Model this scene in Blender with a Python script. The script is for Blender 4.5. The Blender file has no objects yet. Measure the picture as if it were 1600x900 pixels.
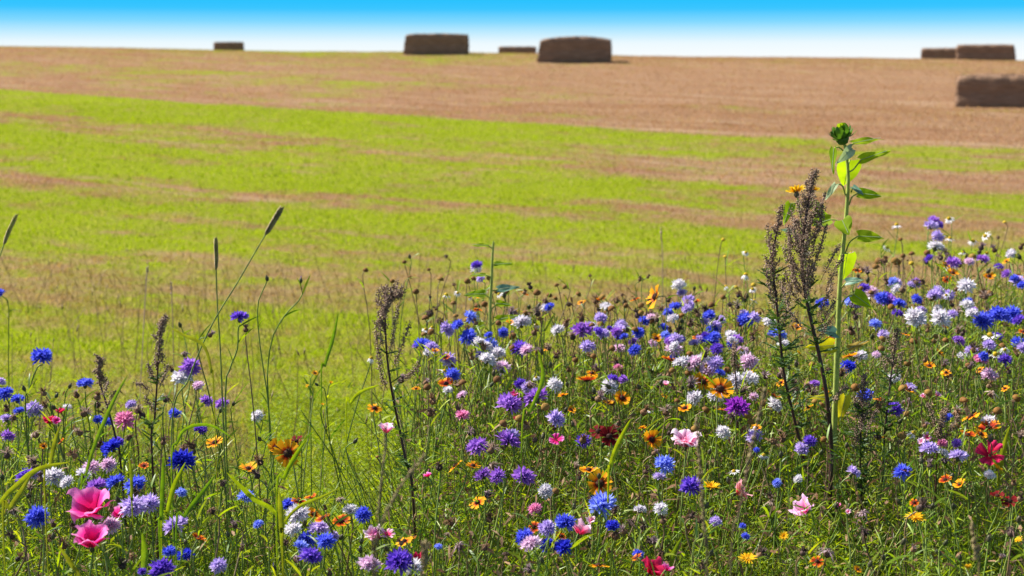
import bpy, math, random
import numpy as np
from mathutils import Vector, Matrix, Quaternion

random.seed(7)
RNG = np.random.default_rng(11)
R = math.radians
sc = bpy.context.scene
COL = sc.collection

# ------------------------------------------------------------------ camera
CAM_H = 1.35
PITCH = R(8.95)
FPX = 2222.0                      # focal length in pixels of the 1600 px wide photograph
cd = bpy.data.cameras.new('camera'); cam = bpy.data.objects.new('camera', cd); COL.objects.link(cam)
cam.location = (0, 0, CAM_H); cam.rotation_euler = (R(90) - PITCH, 0, 0)
cd.sensor_width = 36; cd.lens = 50; cd.clip_start = 0.05; cd.clip_end = 2000
cd.dof.use_dof = True; cd.dof.focus_distance = 2.95; cd.dof.aperture_fstop = 5.6
sc.camera = cam
sc.render.resolution_x = 1024; sc.render.resolution_y = 576

# ------------------------------------------------------------------ light
SUN_EL, SUN_AZ = R(46), R(-64)     # azimuth from +Y (away from camera), negative = left
EXPOSURE = 1.32
sc.view_settings.view_transform = 'Standard'; sc.view_settings.look = 'None'
sc.view_settings.exposure = EXPOSURE; sc.view_settings.gamma = 1
sc.view_settings.use_curve_mapping = False
w = bpy.data.worlds.new('World'); sc.world = w; w.use_nodes = True
nt = w.node_tree; nt.nodes.clear()
out = nt.nodes.new('ShaderNodeOutputWorld'); bg = nt.nodes.new('ShaderNodeBackground')
sky = nt.nodes.new('ShaderNodeTexSky'); sky.sky_type = 'NISHITA'; sky.sun_disc = False
sky.sun_elevation = SUN_EL; sky.sun_rotation = SUN_AZ; sky.dust_density = 0.6; sky.ozone_density = 1.5
bg.inputs[1].default_value = 0.068
tc = nt.nodes.new('ShaderNodeTexCoord'); sx = nt.nodes.new('ShaderNodeSeparateXYZ')
nt.links.new(tc.outputs['Generated'], sx.inputs[0])
mr = nt.nodes.new('ShaderNodeMapRange'); mr.inputs['From Min'].default_value = 0.0; mr.inputs['From Max'].default_value = 0.06
nt.links.new(sx.outputs['Z'], mr.inputs['Value'])
ramp = nt.nodes.new('ShaderNodeValToRGB'); nt.links.new(mr.outputs[0], ramp.inputs[0])
els = ramp.color_ramp.elements
K = 1.0 / (0.068 * 2 ** EXPOSURE)
def setramp(cr, stops):
    e = cr.elements
    while len(e) > 1: e.remove(e[-1])
    e[0].position = stops[0][0]; e[0].color = (*stops[0][1], 1)
    for p, c in stops[1:]:
        n = e.new(p); n.color = (*c, 1)
setramp(ramp.color_ramp, [(0.10, (.95, .985, 1)), (0.24, (.84, .95, 1)), (0.36, (.52, .83, 1)), (0.48, (.22, .69, 1)), (0.62, (.045, .565, 1)), (0.75, (.018, .53, 1))])
sc_ = nt.nodes.new('ShaderNodeVectorMath'); sc_.operation = 'SCALE'; sc_.inputs['Scale'].default_value = K
nt.links.new(ramp.outputs[0], sc_.inputs[0])
mr2 = nt.nodes.new('ShaderNodeMapRange'); mr2.inputs['From Min'].default_value = 0.05; mr2.inputs['From Max'].default_value = 0.22
nt.links.new(sx.outputs['Z'], mr2.inputs['Value'])
mx = nt.nodes.new('ShaderNodeMix'); mx.data_type = 'RGBA'
nt.links.new(mr2.outputs[0], mx.inputs['Factor']); nt.links.new(sc_.outputs[0], mx.inputs['A']); nt.links.new(sky.outputs[0], mx.inputs['B'])
nt.links.new(mx.outputs['Result'], bg.inputs[0]); nt.links.new(bg.outputs[0], out.inputs[0])

sd = bpy.data.lights.new('sun', 'SUN'); sun = bpy.data.objects.new('sun', sd); COL.objects.link(sun)
sd.energy = 5.0; sd.angle = R(0.5); sd.color = (1, .955, .88)
sdir = Vector((math.sin(SUN_AZ) * math.cos(SUN_EL), math.cos(SUN_AZ) * math.cos(SUN_EL), math.sin(SUN_EL)))
sun.rotation_euler = (-sdir).to_track_quat('-Z', 'Y').to_euler(); sun.location = (-10, 10, 20)

# ------------------------------------------------------------------ projection helpers
CP, SP = math.cos(PITCH), math.sin(PITCH)
def P(px, py, D):
    """world point seen at photo pixel (px, py) at distance D along +Y"""
    a = (px - 800) / FPX; b = (450 - py) / FPX
    dx, dy, dz = a, CP + b * SP, -SP + b * CP
    k = D / dy
    return Vector((dx * k, D, CAM_H + dz * k))
def pix(x, y, z):
    zc = y * CP - (z - CAM_H) * SP; yc = y * SP + (z - CAM_H) * CP
    return 800 + FPX * x / zc, 450 - FPX * yc / zc

ZD = np.array([-50, 0, 8, 12, 15, 20, 24, 30, 36, 45, 52, 60, 66, 74, 90, 120, 200, 500.])
ZZ = np.array([0, 0, 0, .04, .11, .27, .41, .63, .88, 1.23, 1.49, 1.74, 1.80, 1.76, 1.58, 1.0, -1, -8.])
def _smooth_profile():
    d = np.linspace(-50, 500, 5501); z = np.interp(d, ZD, ZZ)
    k = np.hanning(41); k /= k.sum(); zs = np.convolve(np.pad(z, 20, mode='edge'), k, 'valid')
    return d, zs
_PD, _PZ = _smooth_profile()
def gz(x, y):
    x = np.asarray(x, float); y = np.asarray(y, float)
    z = np.interp(y, _PD, _PZ)
    f = np.clip(y / 60, 0, 1) ** 1.2
    z = z - 0.0135 * np.clip(x, -60, 60) * f
    z = z + 0.012 * np.sin(x * 2.1 + 1.3 * np.sin(y * 1.7)) * np.clip((y - 1) / 4, 0, 1) + .03 * np.sin(x * .35 + y * .23) * np.clip(y / 20, 0, 1)
    return z
def G(x, y): return float(gz(x, y))

# ------------------------------------------------------------------ mesh helpers
def nrm(a):
    a = np.asarray(a, float)
    return a / np.maximum(np.linalg.norm(a, axis=-1, keepdims=True), 1e-9)

class MB:
    def __init__(s): s.V = []; s.F = []; s.n = 0
    def add(s, V, F):
        V = np.asarray(V, float).reshape(-1, 3); F = np.asarray(F, int)
        s.V.append(V); s.F.append(F + s.n); s.n += len(V)
    def mesh(s, name, mat, smooth=True):
        me = bpy.data.meshes.new(name)
        V = np.concatenate(s.V)
        me.vertices.add(len(V)); me.vertices.foreach_set('co', V.astype(np.float32).ravel())
        loops = np.concatenate([f.ravel() for f in s.F]).astype(np.int32)
        tot = np.concatenate([np.full(len(f), f.shape[1]) for f in s.F]).astype(np.int32)
        st = np.concatenate([[0], np.cumsum(tot)[:-1]]).astype(np.int32)
        me.loops.add(len(loops)); me.loops.foreach_set('vertex_index', loops)
        me.polygons.add(len(tot)); me.polygons.foreach_set('loop_start', st); me.polygons.foreach_set('loop_total', tot)
        if smooth: me.polygons.foreach_set('use_smooth', np.ones(len(tot), bool))
        me.update(calc_edges=True); me.materials.append(mat)
        return me
    def build(s, name, mat, parent=None, smooth=True):
        return link(name, s.mesh(name, mat, smooth), parent)

def link(name, data, parent=None):
    o = bpy.data.objects.new(name, data); COL.objects.link(o)
    if parent is not None: o.parent = parent
    return o

def ribbons(mb, P0, Dr, L, W, segs=3, droop=0.0, side=None, prof=None, cup=0.0):
    P0 = np.asarray(P0, float).reshape(-1, 3); N = len(P0)
    Dr = nrm(np.broadcast_to(np.asarray(Dr, float), (N, 3)))
    L = np.broadcast_to(np.asarray(L, float), (N,)); W = np.broadcast_to(np.asarray(W, float), (N,))
    droop = np.broadcast_to(np.asarray(droop, float), (N,))
    if side is None: side = np.cross(Dr, RNG.normal(size=(N, 3)))
    side = nrm(side)
    t = np.linspace(0, 1, segs + 1)
    if prof is None: prof = np.array([.55] + [1.0] * (segs - 1) + [.08]) if segs > 1 else np.array([1, .15])
    prof = np.asarray(prof)
    C = P0[:, None] + Dr[:, None] * (L[:, None] * t)[..., None]
    C[..., 2] -= (droop * L)[:, None] * t ** 2
    off = side[:, None] * (W[:, None] * prof / 2)[..., None]
    V = np.stack([C - off, C + off], axis=2)      # N, S, 2, 3
    idx = np.arange(N * (segs + 1) * 2).reshape(N, segs + 1, 2)
    F = np.stack([idx[:, :-1, 0], idx[:, :-1, 1], idx[:, 1:, 1], idx[:, 1:, 0]], -1).reshape(-1, 4)
    mb.add(V, F)

def tubes(mb, paths, rad, k=3):
    paths = np.asarray(paths, float)
    if paths.ndim == 2: paths = paths[None]
    N, S, _ = paths.shape
    rad = np.broadcast_to(np.asarray(rad, float), (N, S)) if np.ndim(rad) < 2 else np.asarray(rad)
    T = nrm(np.gradient(paths, axis=1))
    ref = np.where(np.abs(T[..., 2:3]) > .9, np.array([1., 0, 0]), np.array([0, 0, 1.]))
    ref = np.broadcast_to(ref[:, S // 2:S // 2 + 1], T.shape)
    n1 = nrm(np.cross(T, ref)); n2 = np.cross(T, n1)
    a = np.arange(k) / k * 2 * np.pi
    V = paths[:, :, None] + rad[:, :, None, None] * (n1[:, :, None] * np.cos(a)[:, None] + n2[:, :, None] * np.sin(a)[:, None])
    idx = np.arange(N * S * k).reshape(N, S, k); nx = np.roll(idx, -1, 2)
    F = np.stack([idx[:, :-1], nx[:, :-1], nx[:, 1:], idx[:, 1:]], -1).reshape(-1, 4)
    mb.add(V, F)

def octas(mb, C, Dr, L, W):
    """pointed little grains: 4-sided spindles"""
    C = np.asarray(C, float); N = len(C); Dr = nrm(Dr)
    L = np.broadcast_to(L, (N,)); W = np.broadcast_to(W, (N,))
    n1 = nrm(np.cross(Dr, RNG.normal(size=(N, 3)))); n2 = np.cross(Dr, n1)
    h = Dr * L[:, None] / 2
    V = [C - h]
    for q in range(4):
        an = q * math.pi / 2
        V.append(C - h * .15 + (n1 * math.cos(an) + n2 * math.sin(an)) * W[:, None] / 2)
    V.append(C + h)
    V = np.stack(V, 1); b = np.arange(N)[:, None] * 6
    f = []
    for q in range(4):
        r = (q + 1) % 4
        f.append(np.concatenate([b, b + 1 + r, b + 1 + q], 1)); f.append(np.concatenate([b + 5, b + 1 + q, b + 1 + r], 1))
    mb.add(V, np.concatenate(f))

def lathe(mb, prof, k=10, M=None, wob=0.0):
    """prof: list of (r, z)"""
    V = []
    for r, z in prof:
        for i in range(k):
            a = i / k * 2 * math.pi; rr = r * (1 + wob * random.uniform(-1, 1))
            V.append((rr * math.cos(a), rr * math.sin(a), z))
    V = np.array(V)
    if M is not None: V = V @ np.array(M.to_3x3()).T + np.array(M.translation)
    n = len(prof); idx = np.arange(n * k).reshape(n, k); nx = np.roll(idx, -1, 1)
    mb.add(V, np.stack([idx[:-1], nx[:-1], nx[1:], idx[1:]], -1).reshape(-1, 4))

def spline(pts, n=10):
    p = [np.array(q, float) for q in pts]
    if len(p) == 2: return np.array([p[0] + (p[1] - p[0]) * t for t in np.linspace(0, 1, n)])
    p = [2 * p[0] - p[1]] + p + [2 * p[-1] - p[-2]]
    out_ = []
    segs = len(p) - 3
    for u in np.linspace(0, segs - 1e-6, n):
        i = int(u); t = u - i; a, b, c, d = p[i:i + 4]
        out_.append(.5 * (2 * b + (c - a) * t + (2 * a - 5 * b + 4 * c - d) * t * t + (3 * b - a - 3 * c + d) * t ** 3))
    return np.array(out_)

def leafgrid(mb, base, tip, width, face=(0, -1, .4), fold=.18, droop=.15, wave=.04, kind='heart', n=10, m=6):
    """broad leaf from base to tip; `face` is roughly the blade's normal"""
    base = np.array(base, float); tip = np.array(tip, float); ax = tip - base; L = np.linalg.norm(ax); ax /= L
    sd_ = nrm(np.cross(ax, np.array(face, float))); nn = np.cross(sd_, ax)
    V = []
    ph = random.uniform(0, 6)
    for i in range(n + 1):
        t = i / n
        if kind == 'heart': wv = math.sin(math.pi * min(1, (t * .93 + .07)) ** .62) ** .8 * (1 - t * .15) if t < 1 else 0
        elif kind == 'lance': wv = math.sin(math.pi * (t * .96 + .03)) ** .7
        else: wv = math.sin(math.pi * (t * .9 + .05))
        wv = max(wv, .02)
        for j in range(m + 1):
            s = j / m * 2 - 1
            p = base + ax * L * t + sd_ * (s * wv * width / 2) + nn * (abs(s) * wv * width * fold - droop * L * t * t + wave * L * math.sin(ph + t * 9 + s * 2) * abs(s))
            if kind == 'heart': p = p - ax * L * .10 * abs(s) ** 2 * (1 - t)
            V.append(p)
    idx = np.arange((n + 1) * (m + 1)).reshape(n + 1, m + 1)
    F = np.stack([idx[:-1, :-1], idx[:-1, 1:], idx[1:, 1:], idx[1:, :-1]], -1).reshape(-1, 4)
    mb.add(V, F)

# ------------------------------------------------------------------ materials
def newmat(name):
    m = bpy.data.materials.new(name); m.use_nodes = True; m.node_tree.nodes.clear(); return m, m.node_tree
def nd(t, typ, **kw):
    n = t.nodes.new(typ)
    for k, v in kw.items(): setattr(n, k, v)
    return n
def rampnode(t, fac, stops):
    r = nd(t, 'ShaderNodeValToRGB'); setramp(r.color_ramp, stops); t.links.new(fac, r.inputs[0]); return r.outputs[0]
def finish(t, colsock, trans=.4, tcol=None, rough=.55, spec=.3, bump=None):
    o = nd(t, 'ShaderNodeOutputMaterial'); b = nd(t, 'ShaderNodeBsdfPrincipled')
    b.inputs['Roughness'].default_value = rough; b.inputs['Specular IOR Level'].default_value = spec
    t.links.new(colsock, b.inputs['Base Color'])
    if bump is not None: t.links.new(bump, b.inputs['Normal'])
    if trans > 0:
        tr = nd(t, 'ShaderNodeBsdfTranslucent'); mxs = nd(t, 'ShaderNodeMixShader'); mxs.inputs[0].default_value = trans
        if tcol:
            mul = nd(t, 'ShaderNodeMix', data_type='RGBA', blend_type='MULTIPLY'); mul.inputs['Factor'].default_value = 1
            mul.inputs['B'].default_value = (*tcol, 1); t.links.new(colsock, mul.inputs['A']); t.links.new(mul.outputs['Result'], tr.inputs[0])
        else: t.links.new(colsock, tr.inputs[0])
        t.links.new(b.outputs[0], mxs.inputs[1]); t.links.new(tr.outputs[0], mxs.inputs[2]); t.links.new(mxs.outputs[0], o.inputs[0])
    else: t.links.new(b.outputs[0], o.inputs[0])
def mix(t, a, b, f, blend='MIX'):
    m = nd(t, 'ShaderNodeMix', data_type='RGBA', blend_type=blend)
    for s, v in (('A', a), ('B', b), ('Factor', f)):
        if isinstance(v, (tuple, list)): m.inputs[s].default_value = (*v, 1)
        elif isinstance(v, (int, float)): m.inputs[s].default_value = v
        else: t.links.new(v, m.inputs[s])
    return m.outputs['Result']
def noise(t, scale, detail=3, vec=None, rough=.5):
    n = nd(t, 'ShaderNodeTexNoise'); n.inputs['Scale'].default_value = scale; n.inputs['Detail'].default_value = detail; n.inputs['Roughness'].default_value = rough
    if vec is not None: t.links.new(vec, n.inputs['Vector'])
    return n.outputs['Fac']

def varmat(name, stops, trans=.4, tcol=None, rough=.55, spec=.3, nscale=60, namp=.35):
    """per-leaf (island) and per-object variation through a ramp, with fine mottling"""
    m, t = newmat(name)
    g = nd(t, 'ShaderNodeNewGeometry'); oi = nd(t, 'ShaderNodeObjectInfo'); tcn = nd(t, 'ShaderNodeTexCoord')
    add = nd(t, 'ShaderNodeMath', operation='ADD'); t.links.new(g.outputs['Random Per Island'], add.inputs[0]); t.links.new(oi.outputs['Random'], add.inputs[1])
    fr = nd(t, 'ShaderNodeMath', operation='FRACT'); t.links.new(add.outputs[0], fr.inputs[0])
    c = rampnode(t, fr.outputs[0], stops)
    n = noise(t, nscale, 2, tcn.outputs['Object'])
    mrn = nd(t, 'ShaderNodeMapRange'); mrn.inputs['From Min'].default_value = .3; mrn.inputs['From Max'].default_value = .7
    mrn.inputs['To Min'].default_value = 1 - namp; mrn.inputs['To Max'].default_value = 1 + namp * .6; t.links.new(n, mrn.inputs['Value'])
    sca = nd(t, 'ShaderNodeVectorMath', operation='SCALE'); t.links.new(c, sca.inputs[0]); t.links.new(mrn.outputs[0], sca.inputs['Scale'])
    finish(t, sca.outputs[0], trans, tcol, rough, spec)
    return m

def even(cols):
    n = len(cols); return [(i / max(1, n - 1), c) for i, c in enumerate(cols)]

M = {}
M['herb'] = varmat('herb_leaf', even([(.05, .13, .008), (.15, .26, .008), (.26, .36, .010), (.09, .20, .015), (.34, .40, .015), (.06, .13, .03)]), .45, (1.5, 1.35, .5), .45, .35)
M['lime'] = varmat('lime_leaf', even([(.18, .29, .006), (.26, .36, .008), (.31, .38, .01), (.22, .24, .02), (.13, .22, .010)]), .5, (1.4, 1.3, .5), .5, .3)
M['blade'] = varmat('grass_blade', even([(.08, .18, .012), (.15, .28, .01), (.20, .32, .015), (.11, .22, .02)]), .5, (1.5, 1.35, .4), .4, .4)
M['stem'] = varmat('green_stem', even([(.11, .19, .025), (.19, .28, .04), (.26, .32, .08), (.10, .16, .03)]), .15, None, .45, .4)
M['verge'] = varmat('verge_blade', even([(.12, .22, .012), (.30, .22, .11), (.20, .28, .015), (.36, .28, .15), (.14, .24, .02), (.24, .13, .07)]), .45, (1.3, 1.2, .6), .7, .1)
M['dry'] = varmat('dry_stalk', even([(.22, .15, .08), (.32, .24, .13), (.16, .10, .06), (.26, .18, .08)]), .2, None, .6, .3)
M['redstem'] = varmat('dark_red_stem', even([(.055, .018, .018), (.04, .02, .015)]), 0, None, .45, .4)
M['invol'] = varmat('scaly_involucre', even([(.07, .085, .03), (.10, .08, .04), (.06, .07, .03)]), 0, None, .6, .3, 300, .6)
M['brown'] = varmat('withered_brown', even([(.20, .11, .055), (.32, .19, .10), (.12, .065, .04), (.26, .13, .06)]), .25, None, .7, .2, 300, .5)
M['umber'] = varmat('withered_dark', even([(.08, .05, .045), (.14, .085, .065), (.055, .04, .035)]), .2, None, .7, .2, 300, .5)
M['tan'] = varmat('withered_tan', even([(.45, .33, .24), (.56, .42, .36), (.34, .22, .15), (.42, .28, .22)]), .3, None, .7, .2, 200, .3)
M['mauve'] = varmat('withered_mauve', even([(.30, .19, .22), (.42, .30, .32), (.20, .12, .13)]), .3, None, .7, .2, 200, .3)
M['seed'] = varmat('mugwort_seed', even([(.24, .13, .09), (.52, .38, .26), (.10, .055, .045), (.32, .20, .13), (.15, .08, .06), (.42, .32, .18)]), .15, None, .6, .3, 500, .5)
M['mugleaf'] = varmat('mugwort_leaf', even([(.05, .10, .025), (.08, .15, .03), (.04, .08, .02)]), .35, (1.4, 1.3, .5), .5, .35)
M['disk'] = varmat('dark_disk', even([(.045, .015, .01), (.07, .03, .015)]), 0, None, .8, .2, 900, .7)
M['ydisk'] = varmat('yellow_disk', even([(.55, .36, .01), (.45, .30, .02)]), 0, None, .8, .2, 900, .5)
M['odisk'] = varmat('ochre_disk', even([(.22, .10, .02), (.16, .07, .02), (.28, .16, .03)]), 0, None, .8, .2, 900, .5)

PETAL = {
 'blue': [(.08, .11, .72), (.18, .22, .86), (.05, .06, .60)],
 'deep blue': [(.03, .04, .55), (.06, .07, .72), (.02, .025, .45)],
 'light blue': [(.22, .29, .88), (.36, .44, .92), (.16, .20, .82)],
 'violet': [(.16, .06, .58), (.26, .13, .72), (.10, .03, .45)],
 'purple': [(.38, .15, .64), (.50, .25, .76), (.28, .08, .52)],
 'magenta': [(.34, .04, .50), (.42, .06, .58), (.24, .02, .38)],
 'lilac': [(.54, .40, .78), (.68, .56, .86), (.44, .29, .70)],
 'white': [(.76, .72, .76), (.84, .81, .82), (.62, .56, .66)],
 'pale pink': [(.76, .50, .70), (.82, .64, .78), (.70, .40, .58)],
 'pink': [(.78, .26, .48), (.84, .36, .58), (.70, .18, .38)],
}
for k, c in PETAL.items():
    M['p_' + k] = varmat('petal_' + k.replace(' ', '_'), even(c), .38, None, .7, .08, 120, .18)

def radialmat(name, stops, R0, namp=.25, trans=.38, axis='r', edge=None):
    """petal colour that changes from the flower's centre outwards (its own marking)"""
    m, t = newmat(name)
    tcn = nd(t, 'ShaderNodeTexCoord'); s = nd(t, 'ShaderNodeVectorMath', operation='LENGTH')
    if axis == 'r':
        ml = nd(t, 'ShaderNodeVectorMath', operation='MULTIPLY'); ml.inputs[1].default_value = (1, 1, 0); t.links.new(tcn.outputs['Object'], ml.inputs[0]); t.links.new(ml.outputs[0], s.inputs[0])
    else: t.links.new(tcn.outputs['Object'], s.inputs[0])
    n = noise(t, 2.2 / R0, 3, tcn.outputs['Object'])
    a = nd(t, 'ShaderNodeMath', operation='MULTIPLY'); a.inputs[1].default_value = 1 / R0; t.links.new(s.outputs['Value'], a.inputs[0])
    b = nd(t, 'ShaderNodeMath', operation='MULTIPLY_ADD'); b.inputs[1].default_value = namp; t.links.new(n, b.inputs[0])
    c = nd(t, 'ShaderNodeMath', operation='ADD'); c.inputs[1].default_value = -namp / 2; t.links.new(a.outputs[0], b.inputs[2]); t.links.new(b.outputs[0], c.inputs[0])
    finish(t, rampnode(t, c.outputs[0], stops), trans, None, .65, .08)
    return m
RED, DRK, ORG, YEL = (.30, .02, .008), (.07, .006, .006), (.80, .26, .008), (.86, .44, .01)
M['c_orange'] = radialmat('coreopsis_orange', [(0, DRK), (.30, RED), (.42, (.55, .08, .008)), (.52, ORG), (1, YEL)], 1)
M['c_red'] = radialmat('coreopsis_rust', [(0, DRK), (.5, RED), (.68, (.5, .06, .008)), (.85, ORG), (1, YEL)], 1)
M['c_dark'] = radialmat('coreopsis_dark_red', [(0, (.03, .003, .004)), (.6, (.14, .006, .008)), (1, (.25, .012, .015))], 1)
M['c_yellow'] = radialmat('yellow_rays', [(0, (.75, .34, .01)), (1, (.88, .60, .015))], 1)
M['g_hot'] = radialmat('godetia_hot_pink', [(0, (.45, .01, .06)), (.45, (.74, .015, .17)), (.8, (.84, .06, .38)), (1, (.90, .28, .60))], 1, .3, .45, 'l')
M['g_pale'] = radialmat('godetia_pale_pink', [(0, (.75, .10, .16)), (.35, (.85, .25, .42)), (.75, (.86, .48, .64)), (1, (.90, .72, .80))], 1, .3, .4, 'l')
M['g_crimson'] = radialmat('godetia_crimson', [(0, (.30, .005, .02)), (.5, (.60, .01, .05)), (1, (.75, .03, .13))], 1, .3, .4, 'l')
M['g_mauve'] = radialmat('godetia_mauve_pink', [(0, (.80, .06, .16)), (.4, (.80, .22, .48)), (1, (.86, .50, .74))], 1, .3, .4, 'l')
M['g_salmon'] = radialmat('godetia_salmon', [(0, (.6, .08, .04)), (.5, (.80, .22, .18)), (1, (.88, .42, .45))], 1, .3, .4, 'l')
M['g_rose'] = radialmat('godetia_rose', [(0, (.85, .03, .10)), (.4, (.82, .06, .2)), (.6, (.86, .30, .50)), (1, (.90, .60, .74))], 1, .3, .4, 'l')

# field colours: strips of green regrowth and brown stubble that run obliquely across the slope
def field_color(t):
    geo = nd(t, 'ShaderNodeNewGeometry'); sep = nd(t, 'ShaderNodeSeparateXYZ'); t.links.new(geo.outputs['Position'], sep.inputs[0])
    rot = nd(t, 'ShaderNodeVectorRotate', rotation_type='Z_AXIS'); rot.inputs['Angle'].default_value = math.atan(.7); t.links.new(geo.outputs['Position'], rot.inputs['Vector'])
    scl = nd(t, 'ShaderNodeVectorMath', operation='MULTIPLY'); scl.inputs[1].default_value = (.16, 1, 1); t.links.new(rot.outputs[0], scl.inputs[0])
    slp = nd(t, 'ShaderNodeMapRange'); slp.inputs['From Min'].default_value = 12; slp.inputs['From Max'].default_value = 20; slp.inputs['To Min'].default_value = .22; slp.inputs['To Max'].default_value = .74; t.links.new(sep.outputs['Y'], slp.inputs['Value'])
    tt = nd(t, 'ShaderNodeMath', operation='MULTIPLY_ADD'); t.links.new(slp.outputs[0], tt.inputs[1]); t.links.new(sep.outputs['X'], tt.inputs[0]); t.links.new(sep.outputs['Y'], tt.inputs[2])
    n1 = noise(t, .9, 3, scl.outputs[0]); n2 = noise(t, 3.2, 4, scl.outputs[0]); n3 = noise(t, 9, 3, geo.outputs['Position'])
    dn = nd(t, 'ShaderNodeMath', operation='MULTIPLY_ADD'); dn.inputs[1].default_value = 1.6; t.links.new(n2, dn.inputs[0]); t.links.new(tt.outputs[0], dn.inputs[2])
    q = nd(t, 'ShaderNodeMath', operation='MULTIPLY_ADD'); q.inputs[1].default_value = 1 / 60; q.inputs[2].default_value = -.8 / 60; t.links.new(dn.outputs[0], q.inputs[0])
    def s(v): return v / 60
    g = lambda v: (v, v, v)
    gr = rampnode(t, q.outputs[0], [(s(0), g(.62)), (s(6.6), g(.70)), (s(7.8), g(.60)), (s(8.3), g(.34)), (s(9.0), g(.36)), (s(9.6), g(.78)), (s(11.8), g(.90)), (s(12.3), g(.38)), (s(12.9), g(.40)), (s(13.4), g(.82)), (s(15.6), g(.90)),
        (s(16.4), g(.55)), (s(17.3), g(.34)), (s(18.4), g(.42)), (s(19.4), g(.85)), (s(23.6), g(1.0)), (s(24.1), g(.12)), (s(27), g(.02)), (s(30), g(.12)), (s(33), g(.33)), (s(36), g(.08)), (s(44), g(.05)), (s(49), g(.34)), (s(56), g(.42))])
    def amp(src, a):
        m_ = nd(t, 'ShaderNodeMath', operation='MULTIPLY_ADD'); m_.inputs[1].default_value = a; m_.inputs[2].default_value = -a / 2; t.links.new(src, m_.inputs[0]); return m_.outputs[0]
    acc = gr
    rt = nd(t, 'ShaderNodeMapRange'); rt.inputs['From Min'].default_value = -3; rt.inputs['From Max'].default_value = 7; rt.inputs['To Min'].default_value = .05; rt.inputs['To Max'].default_value = -.42; t.links.new(sep.outputs['X'], rt.inputs['Value'])
    ad = nd(t, 'ShaderNodeMath', operation='ADD'); t.links.new(acc, ad.inputs[0]); t.links.new(rt.outputs[0], ad.inputs[1]); acc = ad.outputs[0]
    n6 = noise(t, .55, 2, geo.outputs['Position']); n7 = noise(t, 2.6, 3, geo.outputs['Position'])
    for src, a in ((n1, 1.3), (n2, 1.2), (n3, 1.0), (n6, 1.4), (n7, 1.2)):
        ad = nd(t, 'ShaderNodeMath', operation='ADD'); t.links.new(acc, ad.inputs[0]); t.links.new(amp(src, a), ad.inputs[1]); acc = ad.outputs[0]
    mrr = nd(t, 'ShaderNodeMapRange', interpolation_type='SMOOTHSTEP'); mrr.inputs['From Min'].default_value = .08; mrr.inputs['From Max'].default_value = .88; t.links.new(acc, mrr.inputs['Value'])
    n4 = noise(t, 5, 3, scl.outputs[0]); n5 = noise(t, 22, 2, geo.outputs['Position'])
    brown = mix(t, (.22, .088, .045), (.40, .235, .145), n4)
    sc2 = nd(t, 'ShaderNodeVectorMath', operation='MULTIPLY'); sc2.inputs[1].default_value = (.12, 1.6, 1); t.links.new(rot.outputs[0], sc2.inputs[0])
    n8 = noise(t, 2.0, 4, sc2.outputs[0], .65)
    brown = mix(t, brown, (.50, .37, .25), rampnode(t, n8, [(.48, (0, 0, 0)), (.72, (.75, .75, .75))]))
    nbr = nd(t, 'ShaderNodeMapRange'); nbr.inputs['From Min'].default_value = 7; nbr.inputs['From Max'].default_value = 14; t.links.new(sep.outputs['Y'], nbr.inputs['Value'])
    brown = mix(t, mix(t, (.22, .13, .04), (.36, .27, .12), n4), brown, nbr.outputs[0])
    green = mix(t, mix(t, (.07, .18, .001), (.16, .24, .004), n6), (.36, .42, .001), n5)
    return mix(t, brown, green, mrr.outputs[0]), geo, sep

def groundmat():
    m, t = newmat('field_ground')
    c, geo, sep = field_color(t)
    n = noise(t, 55, 4, geo.outputs['Position'], .7)
    c = mix(t, c, (.10, .07, .035), rampnode(t, n, [(.42, (.65, .65, .65)), (.62, (.12, .12, .12))]))
    # bare soil and litter under the flower bed near the camera
    mr_ = nd(t, 'ShaderNodeMapRange'); mr_.inputs['From Min'].default_value = 4.6; mr_.inputs['From Max'].default_value = 5.6; t.links.new(sep.outputs['Y'], mr_.inputs['Value'])
    soil = mix(t, (.035, .03, .015), (.08, .08, .03), noise(t, 30, 4, geo.outputs['Position']))
    c = mix(t, soil, c, mr_.outputs[0])
    bp = nd(t, 'ShaderNodeBump'); bp.inputs['Strength'].default_value = .8; bp.inputs['Distance'].default_value = .03; t.links.new(n, bp.inputs['Height'])
    finish(t, c, 0, None, .95, 0, bp.outputs[0])
    return m
def turfmat():
    m, t = newmat('field_turf')
    c, geo, sep = field_color(t)
    r = nd(t, 'ShaderNodeMapRange'); r.inputs['To Min'].default_value = .72; r.inputs['To Max'].default_value = 1.3; t.links.new(geo.outputs['Random Per Island'], r.inputs['Value'])
    s = nd(t, 'ShaderNodeVectorMath', operation='SCALE'); t.links.new(c, s.inputs[0]); t.links.new(r.outputs[0], s.inputs['Scale'])
    # a few bleached straws among the blades
    pale = rampnode(t, geo.outputs['Random Per Island'], [(0, (0, 0, 0)), (.90, (0, 0, 0)), (.93, (.8, .8, .8))])
    c2 = mix(t, s.outputs[0], (.42, .33, .20), pale)
    finish(t, c2, .42, (1.2, 1.15, .6), .9, 0)
    return m
M['ground'] = groundmat(); M['turf'] = turfmat()

# ------------------------------------------------------------------ bookkeeping
ITEMS = []      # (object, kind key for the label, px, py, fixed label)
def empty(name, loc):
    o = bpy.data.objects.new(name, None); COL.objects.link(o); o.location = loc; o.empty_display_size = .02; return o
def tag(o, label, cat, group=None):
    o['label'] = label; o['category'] = cat
    if group: o['group'] = group
def structure(o): o['kind'] = 'structure'

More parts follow.
